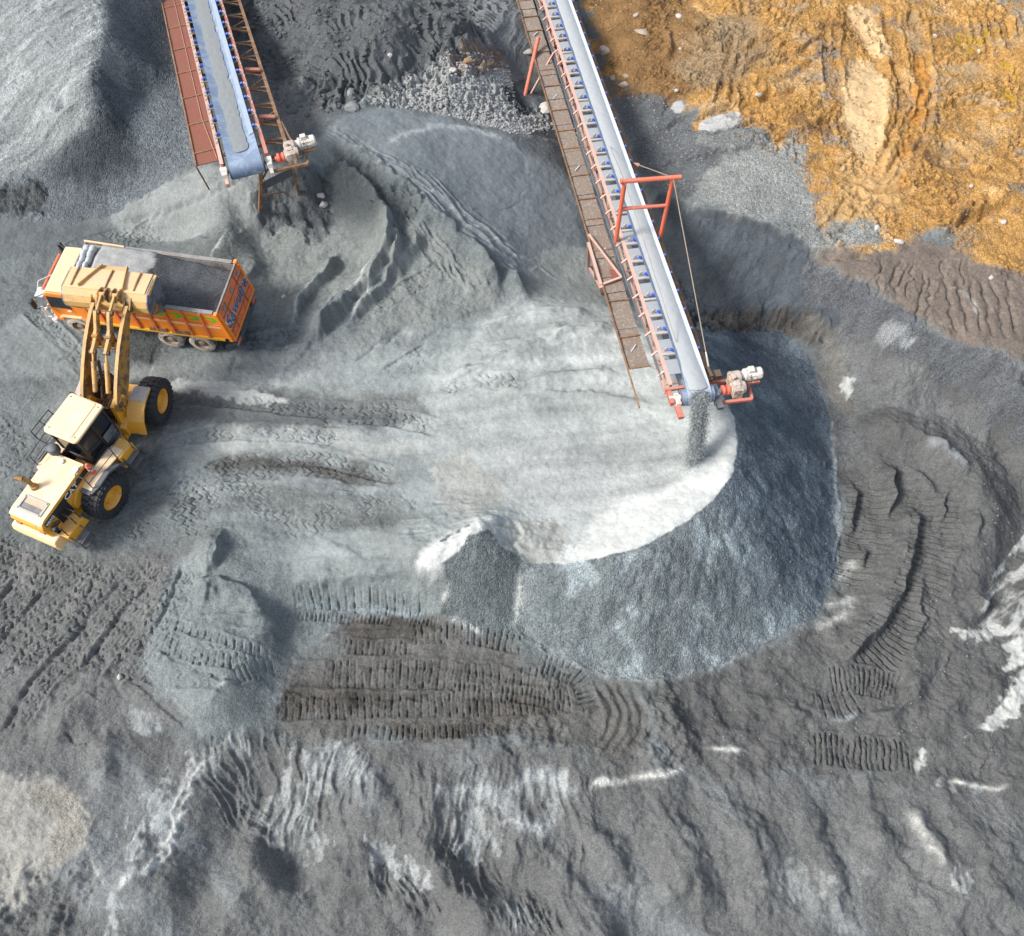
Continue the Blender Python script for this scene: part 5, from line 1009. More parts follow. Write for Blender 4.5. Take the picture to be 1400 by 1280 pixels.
for s in (-1, 1):
    y = s*.70
    MB().b2(-4.1, -1.62, min(y, y+s*.012), max(y, y+s*.012), 2.02, 2.28).build('dark_stripe', M_['black'], hood)
    g = MB().b2(-3.62, -2.98, min(y, y+s*.02), max(y, y+s*.02), 1.36, 2.01)
    for k in range(9): g.b2(-3.6, -3.0, min(y, y+s*.035), max(y, y+s*.035), 1.40+.066*k, 1.425+.066*k)
    g.build('grille', M_['black'], hood)
    fx = (-s, 0, 0); 
    for txt, x, z, sz, mt in (('CAT', -2.62, 2.14, .36, 'letters'), ('980G', -3.86, 2.13, .20, 'letters'), ('V-03', -3.86, 1.66, .24, 'letterblack')):
        text_mesh('lettering', txt, M_[mt], hood, frame_mtx((x, y+s*.02, z), fx, (0, s, 0)), sz, .006)
    MB().prism([(-2.92,1.3),(-2.92,1.62),(-2.45,2.0),(-1.6,2.0),(-1.6,1.3)], min(y, y+s*.1), max(y, y+s*.1)).build('side_door', M_['yellow'], hood, .02)
    # tank step at the back corner
    pl = MB().prism([(-4.0,.95),(-4.05,1.42),(-3.15,1.42),(-3.05,.95)], min(s*.7, s*1.22), max(s*.7, s*1.22)).build('service_platform', M_['yellow'], wl, .02)
    r_ = MB()
    for x in (-3.95, -3.45, -3.2):
        r_.tube([(x, s*.78, 1.42), (x, s*.78, 1.95), (x, s*1.16, 1.95), (x, s*1.16, 1.42)], .02, 6)
    r_.build('handrail', M_['black'], pl)
    st = MB()
    for z in (.55, .95): st.bar((-3.95, s*1.40, z), (-3.45, s*1.40, z), .26, .05)
    for x in (-3.97, -3.43): st.tube([(x, s*1.24, 1.3), (x, s*1.46, .95), (x, s*1.46, .5)], .022, 6)
    st.build('step', M_['charcoal'], pl)
    MB().b2(-4.30, -4.24, s*.5-.1, s*.5+.1, 1.7, 1.85).build('rear_light', M_['coupling'], hood)
# handle bars behind the hood on the left
MB().tube([(-4.2,.72,1.9),(-4.2,.92,1.9),(-3.95,.92,1.9),(-3.95,.72,1.9)], .02, 6).build('grab_handle', M_['black'], hood)
MB().cyl((-4.02,-.82,1.9), (-4.02,-1.02,1.95), .1, 14).cyl((-3.9,-.78,1.9),(-3.7,-.86,1.92),.07,12).build('fuel_filter', M_['black'], hood, smooth=True)
# exhaust and air pre-cleaner
MB().cyl((-3.05,.38,HZ), (-3.05,.38,HZ+.16), .15, 18, .13).tube([(-3.05,.38,HZ+.1),(-3.05,.40,HZ+.45),(-3.10,.52,HZ+.66),(-3.18,.74,HZ+.74)], .085, 14).build('exhaust_stack', M_['arm'], hood, smooth=True)
MB().lathe([(0,.10),(.22,.10),(.24,.20),(.42,.22),(.52,.18),(.58,.08),(.585,0)], (-1.62,.42,HZ), (0,0,1), 24).build('air_cleaner', M_['charcoal'], hood, smooth=True)
for q in ((-1.85,.10,HZ+.04), (-1.92,-.58,HZ+.04)): MB().lathe([(0,0),(.02,.10),(.07,.10),(.09,0)], q, (0,0,1), 16).build('filler_cap', M_['letters'], hood, smooth=True)
ex = MB().cyl((-1.62,-.86,1.95), (-1.62,-.86,2.42), .10, 16).lathe([(.47,.10),(.53,.05),(.60,.05),(.62,0)], (-1.62,-.86,1.95), (0,0,1), 14).build('fire_extinguisher', M_['coupling'], wl, smooth=True)
MB().cyl((-1.62,-.86,2.16), (-1.62,-.86,2.28), .104, 16).build('paper_band', M_['letters'], ex)
# rear fenders with platforms
for s in (-1, 1):
    fe = MB().prism([(-2.30,1.84),(-2.2,1.90),(-1.3,1.90),(-.35,1.72),(-.35,1.66),(-1.3,1.83),(-2.2,1.84)], min(s*.7, s*1.20), max(s*.7, s*1.20)).build('fender', M_['cream'], wl, .015)
    MB().strip([(-2.02,1.84),(-1.42,1.86),(-.98,1.62),(-.72,1.30),(-.68,1.1)], min(s*1.20, s*1.40), max(s*1.20, s*1.40), .10).b2(-2.44, -2.26, min(s*.72, s*1.22), max(s*.72, s*1.22), 1.78, 1.86).bar((-2.36, s*1.20, 1.82), (-1.98, s*1.30, 1.84), .14, .08).build('fender_edge', M_['charcoal'], fe)
    MB().prism([(-.75,1.0),(-.75,1.74),(.05,1.66),(.05,1.0)], min(s*.72, s*1.30), max(s*.72, s*1.30)).build('tool_box', M_['yellow'], fe, .02)
    st = MB()
    for z, y in ((.55,1.52), (.92,1.46), (1.28,1.40)): st.bar((-.62, s*y, z), (-.08, s*y, z), .22, .05)
    for x in (-.64, -.06): st.tube([(x, s*1.30, 1.6), (x, s*1.44, 1.28), (x, s*1.58, .45)], .025, 6)
    st.build('ladder', M_['charcoal'], fe)
    hr = MB()
    hr.tube([(-.05, s*1.32, 1.66), (-.05, s*1.32, 2.55), (-.75, s*1.34, 2.6)], .018, 6)
    hr.tube([(-.75, s*1.24, 1.75), (-.75, s*1.24, 2.6), (-1.75, s*1.2, 2.62), (-2.15, s*1.18, 2.62), (-2.15, s*1.18, 1.9)], .018, 6)
    hr.tube([(-2.15, s*1.18, 2.62), (-2.15, s*.78, 2.62), (-1.75, s*.78, 2.62)], .018, 6).tube([(-.75, s*1.24, 2.2), (-2.15, s*1.18, 2.24)], .014, 6)
    if s > 0: hr.tube([(-1.3,1.36,1.86),(-1.3,1.72,2.1),(-1.3,1.72,2.62),(-.3,1.70,2.62),(-.3,1.36,1.7)], .02, 6).tube([(-1.3,1.72,2.3),(-.3,1.7,2.3)], .016, 6).tube([(-.8,1.72,2.62),(-.8,1.4,1.86)], .016, 6)
    hr.build('handrail', M_['black'], fe)
# cab
CX0, CX1, CW, CB, CTP = -1.20, .32, .66, 1.62, 3.22
YC = .14
cab = MB().b2(CX0, CX1, YC-CW, YC+CW, CB-.35, CB+.12).build('cab', M_['charcoal'], wl, .03)
po = MB()
for x, y in ((CX0+.03,-CW+.03),(CX0+.03,CW-.03),(CX1-.04,-CW+.03),(CX1-.04,CW-.03),(-.42,-CW+.03),(-.42,CW-.03)): po.bar((x, YC+y, CB), (x-.0, YC+y, CTP), .08, .08)
for s in (-1, 1): po.bar((CX0, YC+s*(CW-.02), CB+.75), (-.42, YC+s*(CW-.02), CB+.55), .03, .03).bar((CX0, YC+s*(CW-.03), CB+.13), (CX1, YC+s*(CW-.03), CB+.13), .06, .06).bar((CX0, YC+s*(CW-.03), CTP-.03), (CX1, YC+s*(CW-.03), CTP-.03), .06, .06)
po.build('pillar', M_['black'], cab)
gl = MB()
for s in (-1, 1): gl.b2(CX0+.06, -.46, YC+s*(CW-.035)-.006, YC+s*(CW-.035)+.006, CB+.14, CTP-.05).b2(-.38, CX1-.08, YC+s*(CW-.035)-.006, YC+s*(CW-.035)+.006, CB+.14, CTP-.05)
gl.b2(CX1-.03, CX1-.018, YC-CW+.06, YC+CW-.06, CB+.1, CTP-.05).b2(CX0+.02, CX0+.032, YC-CW+.06, YC+CW-.06, CB+.14, CTP-.05)
gl.build('window', M_['glass'], cab)
MB().b2(-.36, .24, YC-CW-.03, YC-CW-.02+.01, CB+.16, CB+.62).build('door_panel', M_['steel'], cab)
n = 8; rr = []
for (cx, cy, r, a0) in ((.30,.60,.12,0),(-1.14,.56,.17,90),(-1.14,-.56,.17,180),(.30,-.60,.12,270)):
    for k in range(n+1): t = math.radians(a0+90*k/n); rr.append((cx+r*math.cos(t), YC+cy*.98+r*math.sin(t)))
rf = MB().prism(rr, CTP, CTP+.12, 'xy').build('cab_roof', M_['cream'], cab, .05)
r2 = [(x*.9-.02+.0, YC+(y-YC)*.62) for x, y in rr]
MB().prism(r2, CTP+.118, CTP+.145, 'xy').build('roof_panel', M_['cream'], rf, .012)
for x, y in ((.26,.58),(.26,-.58),(-1.1,.54),(-1.1,-.54)): MB().cyl((x, YC+y, CTP+.118), (x, YC+y, CTP+.135), .028, 10).build('bolt', M_['rust'], rf)
MB().tube([(.30,.8,2.6),(.6,1.12,2.7)], .015, 6).b2(.52, .60, .98, 1.24, 2.5, 2.86).build('mirror', M_['black'], cab)
for y in (-.5, .5): MB().cyl((.33, YC+y, CTP-.08), (.43, YC+y, CTP-.12), .08, 12).build('work_light', M_['letters'], cab)
# ---------------- front frame, turned at the hinge
FX = Matrix.Rotation(math.radians(16.0), 4, 'Z')
for s in (-1, 1): big_tyre(wl, 2.0, s*1.13, FX)
MB(FX).prism([(-.15,.55),(.2,1.3),(.55,1.5),(1.6,1.45),(2.5,1.1),(2.5,.6),(1.5,.5)], -.46, .46).cyl((2.0,-1,.86), (2.0,1,.86), .2, 16).prism([(.45,1.3),(.62,2.5),(1.05,2.5),(1.45,1.3)], -.58, -.42).prism([(.45,1.3),(.62,2.5),(1.05,2.5),(1.45,1.3)], .42, .58).build('front_frame', M_['yellow'], wl, .02)
for s in (-1, 1):
    fe = MB(FX).strip([(.42,1.05),(.66,1.55),(1.0,1.84),(1.35,1.93),(1.9,1.94)], min(s*.72, s*1.38), max(s*.72, s*1.38), .06).build('front_fender', M_['cream'] if s > 0 else M_['yellow'], wl)
    MB(FX).strip([(1.28,1.985),(1.45,2.0),(1.92,2.0)], min(s*.74, s*1.36), max(s*.74, s*1.36), .015).build('step_plate', M_['bracket'], fe)
    MB(FX).prism([(.3,1.0),(.3,1.5),(.75,1.62),(1.1,1.3),(1.1,1.0)], min(s*.5, s*.74), max(s*.5, s*.74)).build('fender_bracket', M_['yellow'], fe, .02)
    MB(FX).tube([(.85,s*.72,1.95),(.85,s*.72,2.5),(1.1,s*.72,2.55)], .02, 6).cyl((1.08,s*.72,2.5),(1.18,s*.72,2.5),.09,12).build('headlight', M_['yellow'], wl)
hy = MB(FX)
for k in range(9):
    y = -.34+.085*k; hy.tube([(.5,y,1.5+.02*k), (.95,y*.9,2.05+.05*(k % 3)), (1.5,y*.7,1.95+.04*(k % 2)), (2.1,y*.5,2.3)], .022, 6)
hy.b2(.7, 1.4, -.3, .3, 1.5, 1.75).b2(.62, .72, -.3, .3, 1.8, 2.35).build('hydraulic_hose', M_['grease'], wl)
PIV, TIP = (.85, 2.38), (3.95, 4.06)
up = [(.60,2.30),(.72,2.58),(1.2,2.98),(1.9,3.44),(2.5,3.76),(3.1,4.00),(3.65,4.17),(4.0,4.20)]
lo = [(4.12,4.06),(4.02,3.92),(3.5,3.62),(2.9,3.12),(2.3,2.62),(1.7,2.22),(1.1,1.96),(.75,2.02)]
for s in (-1, 1):
    y = s*.64
    ar = MB(FX).prism(up+lo, y-.06, y+.06).build('lift_arm', M_['arm'], wl, .015)
    tp = MB(FX).strip(up[1:], y-.063, y+.063, .008); tp.build('arm_top_face', M_['arm2'], ar)
    MB(FX).cyl((PIV[0], y-.14, PIV[1]), (PIV[0], y+.14, PIV[1]), .11, 14).cyl((TIP[0], y-.16, TIP[1]), (TIP[0], y+.16, TIP[1]), .10, 14).build('pin', M_['grease'], ar, smooth=True)
    MB(FX).cyl((.95, s*.40, 1.15), (1.75, s*.40, 2.0), .10, 14).cyl((1.75, s*.40, 2.0), (2.35, s*.44, 2.85), .055, 12).build('lift_cylinder', M_['grease'], wl, smooth=True)
MB(FX).cyl((2.75, -.6, 3.42), (2.75, .6, 3.42), .15, 16).build('cross_tube', M_['bucket'], wl, smooth=True)
BA = math.radians(-46)
def bk(x, z):
    """bucket outline turned about its hinge pin"""
    x, z = x+.20, z-.20
    return (TIP[0]+x*math.cos(BA)-z*math.sin(BA), TIP[1]+x*math.sin(BA)+z*math.cos(BA))
# twin tilt levers with cylinders and links
def sec(pts_, y, w): return MB(FX).prism(pts_, y-w/2, y+w/2)
for y in (-.25, .25):
    MB(FX).prism([(2.60,3.35),(2.90,3.35),(2.98,3.98),(2.66,4.0)], y-.10, y+.10).build('lever_bracket', M_['arm'], wl)
    lv = sec([(2.12, 3.62), (2.1, 3.78), (2.24, 3.81), (2.6, 3.9), (2.92, 4.08), (3.28, 4.42), (3.42, 4.52), (3.56, 4.44), (3.54, 4.31), (3.36, 4.15), (3.08, 3.82), (2.74, 3.66), (2.36, 3.57)], y, .12).build('tilt_lever', M_['arm2'], wl, .015)
    MB(FX).cyl((3.46,y-.13,4.41),(3.46,y+.13,4.41),.085,14).cyl((2.2,y-.12,3.69),(2.2,y+.12,3.69),.085,14).build('pin', M_['grease'], lv, smooth=True)
    MB(FX).cyl((2.2,y,3.69),(1.85,y,3.34),.045,12).cyl((1.95,y,3.44),(1.15,y,2.62),.09,16).build('tilt_cylinder', M_['arm2'], wl, smooth=True)
    e = bk(-.36, .70)
    MB(FX).bar((3.46,y,4.41),(e[0],y,e[1]),.08,.11).cyl((e[0],y-.10,e[1]),(e[0],y+.10,e[1]),.075,12).build('tilt_link', M_['arm2'], wl, .01)
# bucket, tipped far forward about the pin
shell = [(1.40,0),(.9,0),(.30,0),(.06,.08),(-.10,.26),(-.17,.52),(-.13,.80),(.12,1.04),(.36,1.25),(.60,1.45)]
BW, BY = 1.60, .27
bu = MB(FX).strip([bk(*q) for q in shell], BY-BW, BY+BW, -.05).build('bucket', M_['bucket'], wl)
ps = [bk(*q) for q in shell+[(.72,1.38),(.86,1.0),(1.10,.55),(1.38,.14)]]
for s in (-1, 1):
    y = BY+s*BW
    MB(FX).prism(ps, min(y, y+s*.05), max(y, y+s*.05)).build('side_wall', M_['steel'], bu, .008)
    cu = MB(FX)
    for a, b in (((.76,1.36),(.90,1.0)), ((.90,1.0),(1.14,.55)), ((1.14,.55),(1.44,.06))):
        p, q = bk(*a), bk(*b); cu.bar((p[0], y+s*.03, p[1]), (q[0], y+s*.03, q[1]), .10, .17)
    cu.build('side_cutter', M_['steel'], bu, .01)
    MB(FX).prism([bk(.30,.08), bk(1.0,.05), bk(.8,.34), bk(.40,.40)], min(y+s*.05, y+s*.07), max(y+s*.05, y+s*.07)).build('wear_plate', M_['rust'], bu)
    MB(FX).prism([bk(-.13,.80), bk(.60,1.46), bk(.66,1.40), bk(.0,.72)], min(y, y+s*.07), max(y, y+s*.07)).build('cheek_plate', M_['bucket'], bu)
MB(FX).prism([bk(1.30,-.035), bk(1.70,-.01), bk(1.70,.02), bk(1.30,.04)], BY-BW-.02, BY+BW+.02).build('cutting_edge', M_['steel'], bu)
# spill guard and stiffening ribs on the outside of the top panel
MB(FX).prism([bk(.58,1.45), bk(.78,1.60), bk(.80,1.57), bk(.62,1.42)], BY-.46, BY+.40).prism([bk(.05,1.0), bk(.77,1.63), bk(.80,1.57), bk(.10,.98)], BY+.40, BY+.45).prism([bk(.05,1.0), bk(.77,1.63), bk(.80,1.57), bk(.10,.98)], BY-.51, BY-.46).build('spill_guard', M_['bucket'], bu)
for y0, y1 in ((1.28, 1.22), (-.02, -.06), (-1.10, -1.16)):
    MB(FX).prism([bk(-.10,.86), bk(.58,1.45), bk(.50,1.50), bk(.10,1.15), bk(-.13,.90)], BY+y0-.02, BY+y0+.02).build('rib', M_['arm'], bu)
for y0, y1 in ((.98, .45), (-.72, -.50)):
    m = MB(FX); a, b = bk(-.16,.90), bk(.70,1.62); m.bar((a[0], BY+y0, a[1]), (b[0], BY+y1, b[1]), .04, .16); m.build('rib', M_['bucket'], bu)
MB(FX).strip([bk(-.152,.80), bk(.10,1.06), bk(.34,1.27), bk(.58,1.47)], BY-BW+.06, BY+BW-.06, .010).build('top_panel', M_['panel'], bu)
for y, big in ((-.64-.11, 1), (-.64+.11, 1), (.64-.11, 1), (.64+.11, 1), (-.25-.12, 0), (-.25+.12, 0), (.25-.12, 0), (.25+.12, 0)):
    MB(FX).prism([bk(-.05,.12), bk(-.26,.08), bk(-.33,.20), bk(-.26,.36), bk(-.17,.62), bk(-.10,.4)] if big else [bk(-.14,.36), bk(-.40,.58), bk(-.46,.72), bk(-.38,.82), bk(-.10,.92), bk(-.12,.6)], y-.028, y+.028).build('hinge_bracket', M_['arm'], bu, .006)
# ================================================================ belt conveyors (local x along the belt towards the head, y left, z up)
def conveyor_root(name, head, tail, label):
    head, tail = V3(head), V3(tail); d = (head-tail).normalized()
    o = empty(name, head, 0, label, 'conveyor', None)
    m = frame_mtx(head, d, d.cross(Vector((0, 0, 1)).cross(d)) if 0 else (Vector((0, 0, 1))-d*d.z))
    o.matrix_world = m; bpy.context.view_layer.update(); return o, m, m.inverted()
def loc(inv, u, v, z): return tuple(inv @ V3(P(u, v, z)))
def gnd(inv, u, v, sink=.15):
    p = R(u, v); return tuple(inv @ Vector((p[0], p[1], ground_z(p[0], p[1])-sink)))
def trough(m, x0, x1, half, wing, z, lift, th=.02, n=40, sag=.012):
    """troughed belt: flat middle, raised wings"""
    ys_ = [-half, -half*.72, -half*wing, 0, half*wing, half*.72, half]; zs_ = [lift, lift*.5, 0, -.005, 0, lift*.5, lift]
    vs, fs = [], []
    for i in range(n+1):
        x = x0+(x1-x0)*i/n; f = min(1, max(0, (-.25-x)/1.4)); f = f*f*(3-2*f)
        for y, q in zip(ys_, zs_): vs.append((x, y, z+q*f-sag*math.sin(i*2.2)**2*f))
    k = len(ys_)
    for i in range(n):
        for j in range(k-1): a = i*k+j; fs.append((a, a+1, a+k+1, a+k))
    b = len(vs); vs += [(p[0], p[1], p[2]-th) for p in vs]
    fs += [tuple(q+b for q in reversed(f)) for f in fs]
    for i in range(n):
        for j in (0, k-1): a = i*k+j; fs.append((a, a+k, b+a+k, b+a))
    m.add(vs, fs); return m
def load_strip(x0, x1, y0, y1, z, crown, seed, n=160, k=10, edge=.04, endround=.25):
    """bulk sand lying on a belt, with a ragged edge"""
    vs, fs = [], []
    for i in range(n+1):
        x = x0+(x1-x0)*i/n; e = max(0., (x-(x1-endround))/endround); sh = math.sqrt(max(0., 1-e*e*.9))
        ea = edge*float(fbm(np.float64(x*1.7), np.float64(.3), 4, seed)); eb = edge*float(fbm(np.float64(x*1.7), np.float64(5.3), 4, seed+1))
        for j in range(k+1):
            t = j/k; a = y0+ea; b = y1+eb; c = (a+b)/2; y = c+(a+(b-a)*t-c)*sh
            vs.append((x, y, z+crown*(1-(2*t-1)**2)*(1 if e < .98 else .3)+.018*float(fbm(np.float64(x*5), np.float64(y*5), 2, seed+2))*math.sin(math.pi*t)))
    for i in range(n):
        for j in range(k): a = i*(k+1)+j; fs.append((a, a+1, a+k+2, a+k+1))
    return MB().add(vs, fs)
# ---------------------------------------------------------------- short rusty conveyor with the red mesh walkway
hd1 = P(333.5, 217, 5.95); tl1 = P(275, 0, 3.25); ex = (tl1-hd1); tl1b = hd1+ex*2.0
c1, m1, i1 = conveyor_root('belt_conveyor', hd1, tl1b, 'rusty conveyor with a red mesh walkway and a strip of sand on its blue belt')
L1 = float(np.linalg.norm(tl1b-hd1)); PR = .33
MB().cyl((0,-.68,-PR-.02), (0,.68,-PR-.02), PR, 32).cyl((0,-.86,-PR-.02), (0,1.55,-PR-.02), .06, 12).build('head_pulley', M_['charcoal'], c1, smooth=True)
m = trough(MB(), -L1, 0, .62, .42, 0, .13)
b1 = m.build('belt', M_['beltblue'], c1, smooth=True)
w_ = MB(); vs = []; fs = []
for k in range(19):
    t = math.pi*k/18
    for y in (-.62, .62): vs.append((math.sin(t)*(PR+.02), y, -PR-.02+math.cos(t)*(PR+.02)))
fs = [(2*k, 2*k+1, 2*k+3, 2*k+2) for k in range(18)]
w_.add(vs, fs).b2(-L1, 0, -.62, .62, -2*PR-.06, -2*PR-.04).build('belt_return', M_['beltblue'], b1, smooth=True)
MB().add([(x, y, z) for x in (-L1, -1.4) for y, z in ((.42,.075),(.615,.142))], [(0,1,3,2)]).build('dusty_edge', M_['beltedge2'], b1)
load_strip(-L1, -.46, -.33, .28, .03, .012, 61, n=420, edge=.09).build('sand_strip', M_['sandload'], b1, smooth=True)
for s in (-1, 1):
    y = s*.86
    st = MB().b2(-L1, -.1, y-.04, y+.04, -.22, -.08).b2(-L1, -.1, y-.07, y+.07, -.08, -.06).b2(-L1, -.1, y-.07, y+.07, -.24, -.22)
    st.build('stringer', M_['pink'] if s < 0 else M_['red'], c1)
    lw = MB().b2(-L1, -.6, y-.05, y+.05, -.95, -.85); k = 0
    x = -.7
    while x > -L1: lw.bar((x, y, -.86), (x-.65, y, -.23), .05, .05).bar((x-1.3, y, -.86), (x-.65, y, -.23), .05, .05).bar((x, y, -.9), (x, y, -.2), .05, .05); x -= 1.3
    lw.build('truss', M_['rust'], c1)
    # pulley bearing
    bl = MB().b2(-.30, .34, y-.10, y+.10, -.46, -.26).cyl((0, y-.13, -PR), (0, y+.13, -PR), .17, 18).b2(-.5, .62, y-.06, y+.06, -.58, -.46)
    bl.build('bearing', M_['motor'], c1, .01)
    MB().b2(.30, .68, y-.07, y+.07, -.60, -.44).build('end_beam', M_['pink'] if s < 0 else M_['bracket'], c1, .01)
cr = MB(); x = -.8
while x > -L1: cr.bar((x, -.86, -.9), (x, .86, -.9), .07, .07).bar((x, -.86, -.15), (x, .86, -.15), .06, .06); x -= 1.3
cr.build('cross_brace', M_['rust'], c1)
x = -2.0; k = 0
while x > -L1+.3:
    for s in (-1, 1):
        ir = MB().cyl((x, s*.34, -.05), (x, s*.76, .10), .065, 14); o = ir.build('idler_roller', M_['idler'], c1, smooth=True)
        MB().bar((x+.09, s*.25, -.12), (x+.09, s*.88, -.03), .05, .05).bar((x+.05, s*.80, -.10), (x+.05, s*.78, .12), .05, .05).tube([(x-.02, s*.80, .12), (x+.18, s*.88, .10), (x+.45, s*.90, -.04)], .018, 5).build('bracket', M_['bracket'], o)
    MB().cyl((x, -.33, -.075), (x, .33, -.075), .06, 14).build('idler_roller', M_['charcoal'], c1, smooth=True); x -= 1.12
# red mesh walkway on the left-hand side of the picture
wk = MB().b2(-L1, -.78, -1.80, -.96, -.32, -.29); o = wk.build('walkway', M_['redrust'], c1)
MB().b2(-L1, -.7, -1.86, -1.80, -.36, -.24).build('edge_angle', M_['rust'], o)
x = -1.6
while x > -L1: MB().b2(x-.035, x+.035, -1.82, -.95, -.29, -.255).build('batten', M_['rust'], o); x -= 2.15
MB().tube([(-L1, -1.28, -.27), (-4, -1.22, -.265), (-.9, -1.0, -.26)], .012, 5).build('pull_cord', M_['pink'], c1)
MB().bar((-.72,-1.83,-.3), loc(i1, 286, 259, 3.6), .05, .05).build('hand_pole', M_['rust'], c1)
# open frame on the other side
of = MB().b2(-L1, -1.0, 1.62, 1.76, -.75, -.55); oo = of.build('outrigger_beam', M_['rust'], c1)
ob = MB(); x = -1.3; k = 0
while x > -L1:
    ob.bar((x, .86, -.3), (x, 1.69, -.62), .08, .06)
    if k % 2: ob.bar((x, .9, -.3), (x-1.2, 1.66, -.62), .05, .05)
    ob.bar((x-.5, .86, -.55), (x-.5, 1.69, -.64), .14, .04); x -= 1.4; k += 1
ob.build('outrigger_brace', M_['rust'], oo)
MB().bar((-3.0,1.78,-.62), (-.9,1.98,-.62), .07, .07).build('outrigger_rail', M_['rust'], oo)
for x in (-3.2, -7.2): MB().bar((x,1.0,-.3), (x,1.6,-.45), .24, .05).build('gusset', M_['red'], oo)
def gearmotor(c, inv, y0, zc, x0, sc, mt_frame):
    """gearbox, coupling and motor on a bracket frame at the side of the head pulley"""
    Y = lambda a: y0+a*sc
    MB().cyl((x0,Y(.10),zc), (x0,Y(.30),zc), .10*sc, 14).lathe([(0,.10),(.02,.19),(.10,.19),(.12,.12),(.18,.12),(.20,.19),(.28,.19),(.30,.08)], (x0,Y(.18),zc), (0,1,0), 18).build('coupling', M_['coupling'], c, smooth=True)
    g = MB().b2(x0-.62*sc, x0+.30*sc, Y(.58), Y(.98), zc-.24, zc+.20).lathe([(0,.1),(.02,.22),(.30,.26),(.56,.22),(.58,.1)], (x0,Y(.50),zc+.03), (0,1,0), 18).lathe([(0,.1),(.02,.27),(.40,.27),(.42,.1)], (x0-.46*sc,Y(.60),zc+.06), (0,1,0), 18)
    g.b2(x0-.15, x0+.1, Y(.66), Y(.9), zc+.18, zc+.30).cyl((x0-.25,Y(.75),zc+.2), (x0-.25,Y(.75),zc+.36), .05, 10)
    g.build('gearbox', M_['gear'], c, .02)
    mo = MB().lathe([(0,.06),(.01,.16),(.16,.16),(.18,.23),(.24,.23),(.25,.21),(.62,.21),(.64,.22),(.80,.22),(.86,.16),(.87,0)], (x0-.52*sc,Y(1.02),zc+.10), (0,1,0), 24)
    mm = mo.build('motor', M_['motor'], c, smooth=True)
    fn = MB()
    for k in range(12):
        t = 2*math.pi*k/12; fn.box((x0-.52*sc+.215*math.sin(t), Y(1.02)+.44, zc+.10+.215*math.cos(t)), (.012, .34, .05), Matrix.Rotation(t, 3, 'Y'))
    fn.build('fin', M_['motor'], mm)
    MB().b2(x0-.52*sc-.12, x0-.52*sc+.12, Y(1.02)+.30, Y(1.02)+.52, zc+.28, zc+.42).build('terminal_box', M_['motor'], mm, .02)
    fr_ = MB().bar((x0+.30,Y(-.15),zc-.30), (x0+.34,Y(1.36),zc-.30), .12, .10).bar((x0-.28,Y(.98),zc-.18), (x0-.30,Y(1.85),zc-.16), .12, .10).bar((x0+.34,Y(1.36),zc-.30), (x0-.28,Y(1.40),zc-.20), .10, .10).bar((x0-.62,Y(-.2),zc-.26), (x0-.62,Y(.7),zc-.26), .12, .12)
    fr_.build('motor_frame', mt_frame, c, .01)
    MB().tube([(x0-.52*sc+.05,Y(1.02)+.41,zc+.28), (x0-.1,Y(1.38),zc+.1), (x0+.2,Y(1.2),zc-.1), (x0+.1,Y(.5),zc-.15)], .018, 6).build('motor_lead', M_['black'], c)
gearmotor(c1, i1, 1.02, -PR, 0, .92, M_['rust'])
# trestle under the head
for (a, b, w) in (((.10,.50,-.5), gnd(i1, 354, 285), .17), ((-.15,1.70,-.6), gnd(i1, 408, 263), .17)):
    MB().bar(a, b, w, .12, (0,1,0)).build('leg', M_['rust'], c1)
pa, pb_ = Vector(gnd(i1, 354, 285)), Vector(gnd(i1, 408, 263)); a0, b0_ = Vector((.10,.50,-.5)), Vector((-.15,1.70,-.6))
MB().bar(a0.lerp(pa,.42), b0_.lerp(pb_,.30), .32, .08, (1,0,0)).build('cross_beam', M_['charcoal'], c1)
MB().bar(a0.lerp(pa,.62), pb_+Vector((-.3,-.6,.1)), .05, .05).bar(a0.lerp(pa,.3), (-.2,1.0,-.5), .07, .07).build('cross_brace', M_['rust'], c1)
for f in (.4, .8):                                     # more trestles further back, outside the picture
    x = -L1*f-2.5
    for y in (-.8, .8):
        p = m1 @ Vector((x, y, -.9)); g_ = i1 @ Vector((p.x, p.y, ground_z(p.x, p.y)-.2)); MB().bar((x, y, -.9), g_, .14, .14, (0,1,0)).build('leg', M_['rust'], c1)
# ---------------------------------------------------------------- long conveyor feeding the stockpile
hd2 = P(955.5, 533, 4.0); tl2 = P(768, 0, .9); ex = tl2-hd2; tl2b = hd2+ex*1.22
c2, m2, i2 = conveyor_root('belt_conveyor', hd2, tl2b, 'long pale conveyor with a red gantry dropping sand on the big stockpile')
L2 = float(np.linalg.norm(tl2b-hd2)); PR2 = .30
MB().cyl((0,-.62,-PR2-.02), (0,.55,-PR2-.02), PR2, 32).cyl((0,-.98,-PR2-.02), (0,1.25,-PR2-.02), .055, 12).build('head_pulley', M_['beltblue'], c2, smooth=True)
b2_ = trough(MB(), -L2, 0, .43, .5, 0, .12, n=70).build('belt', M_['beltblue'], c2, smooth=True)
w_ = MB(); vs = []
for k in range(19):
    t = math.pi*k/18
    for y in (-.43, .43): vs.append((math.sin(t)*(PR2+.02), y, -PR2-.02+math.cos(t)*(PR2+.02)))
w_.add(vs, fs).b2(-L2, 0, -.43, .43, -2*PR2-.06, -2*PR2-.04).build('belt_return', M_['beltedge'], b2_, smooth=True)
for s in (-1, 1):
    e = MB(); a = .355 if s < 0 else .30
    e.add([(x, s*y, z+.006) for x in (-L2, -1.5) for y, z in ((a,.055),(.428,.122))]+[(0.05, s*a, .012), (0.05, s*.428, .012)], [(0,1,3,2),(2,3,5,4)]).build('dusty_edge', M_['beltedge'], b2_)
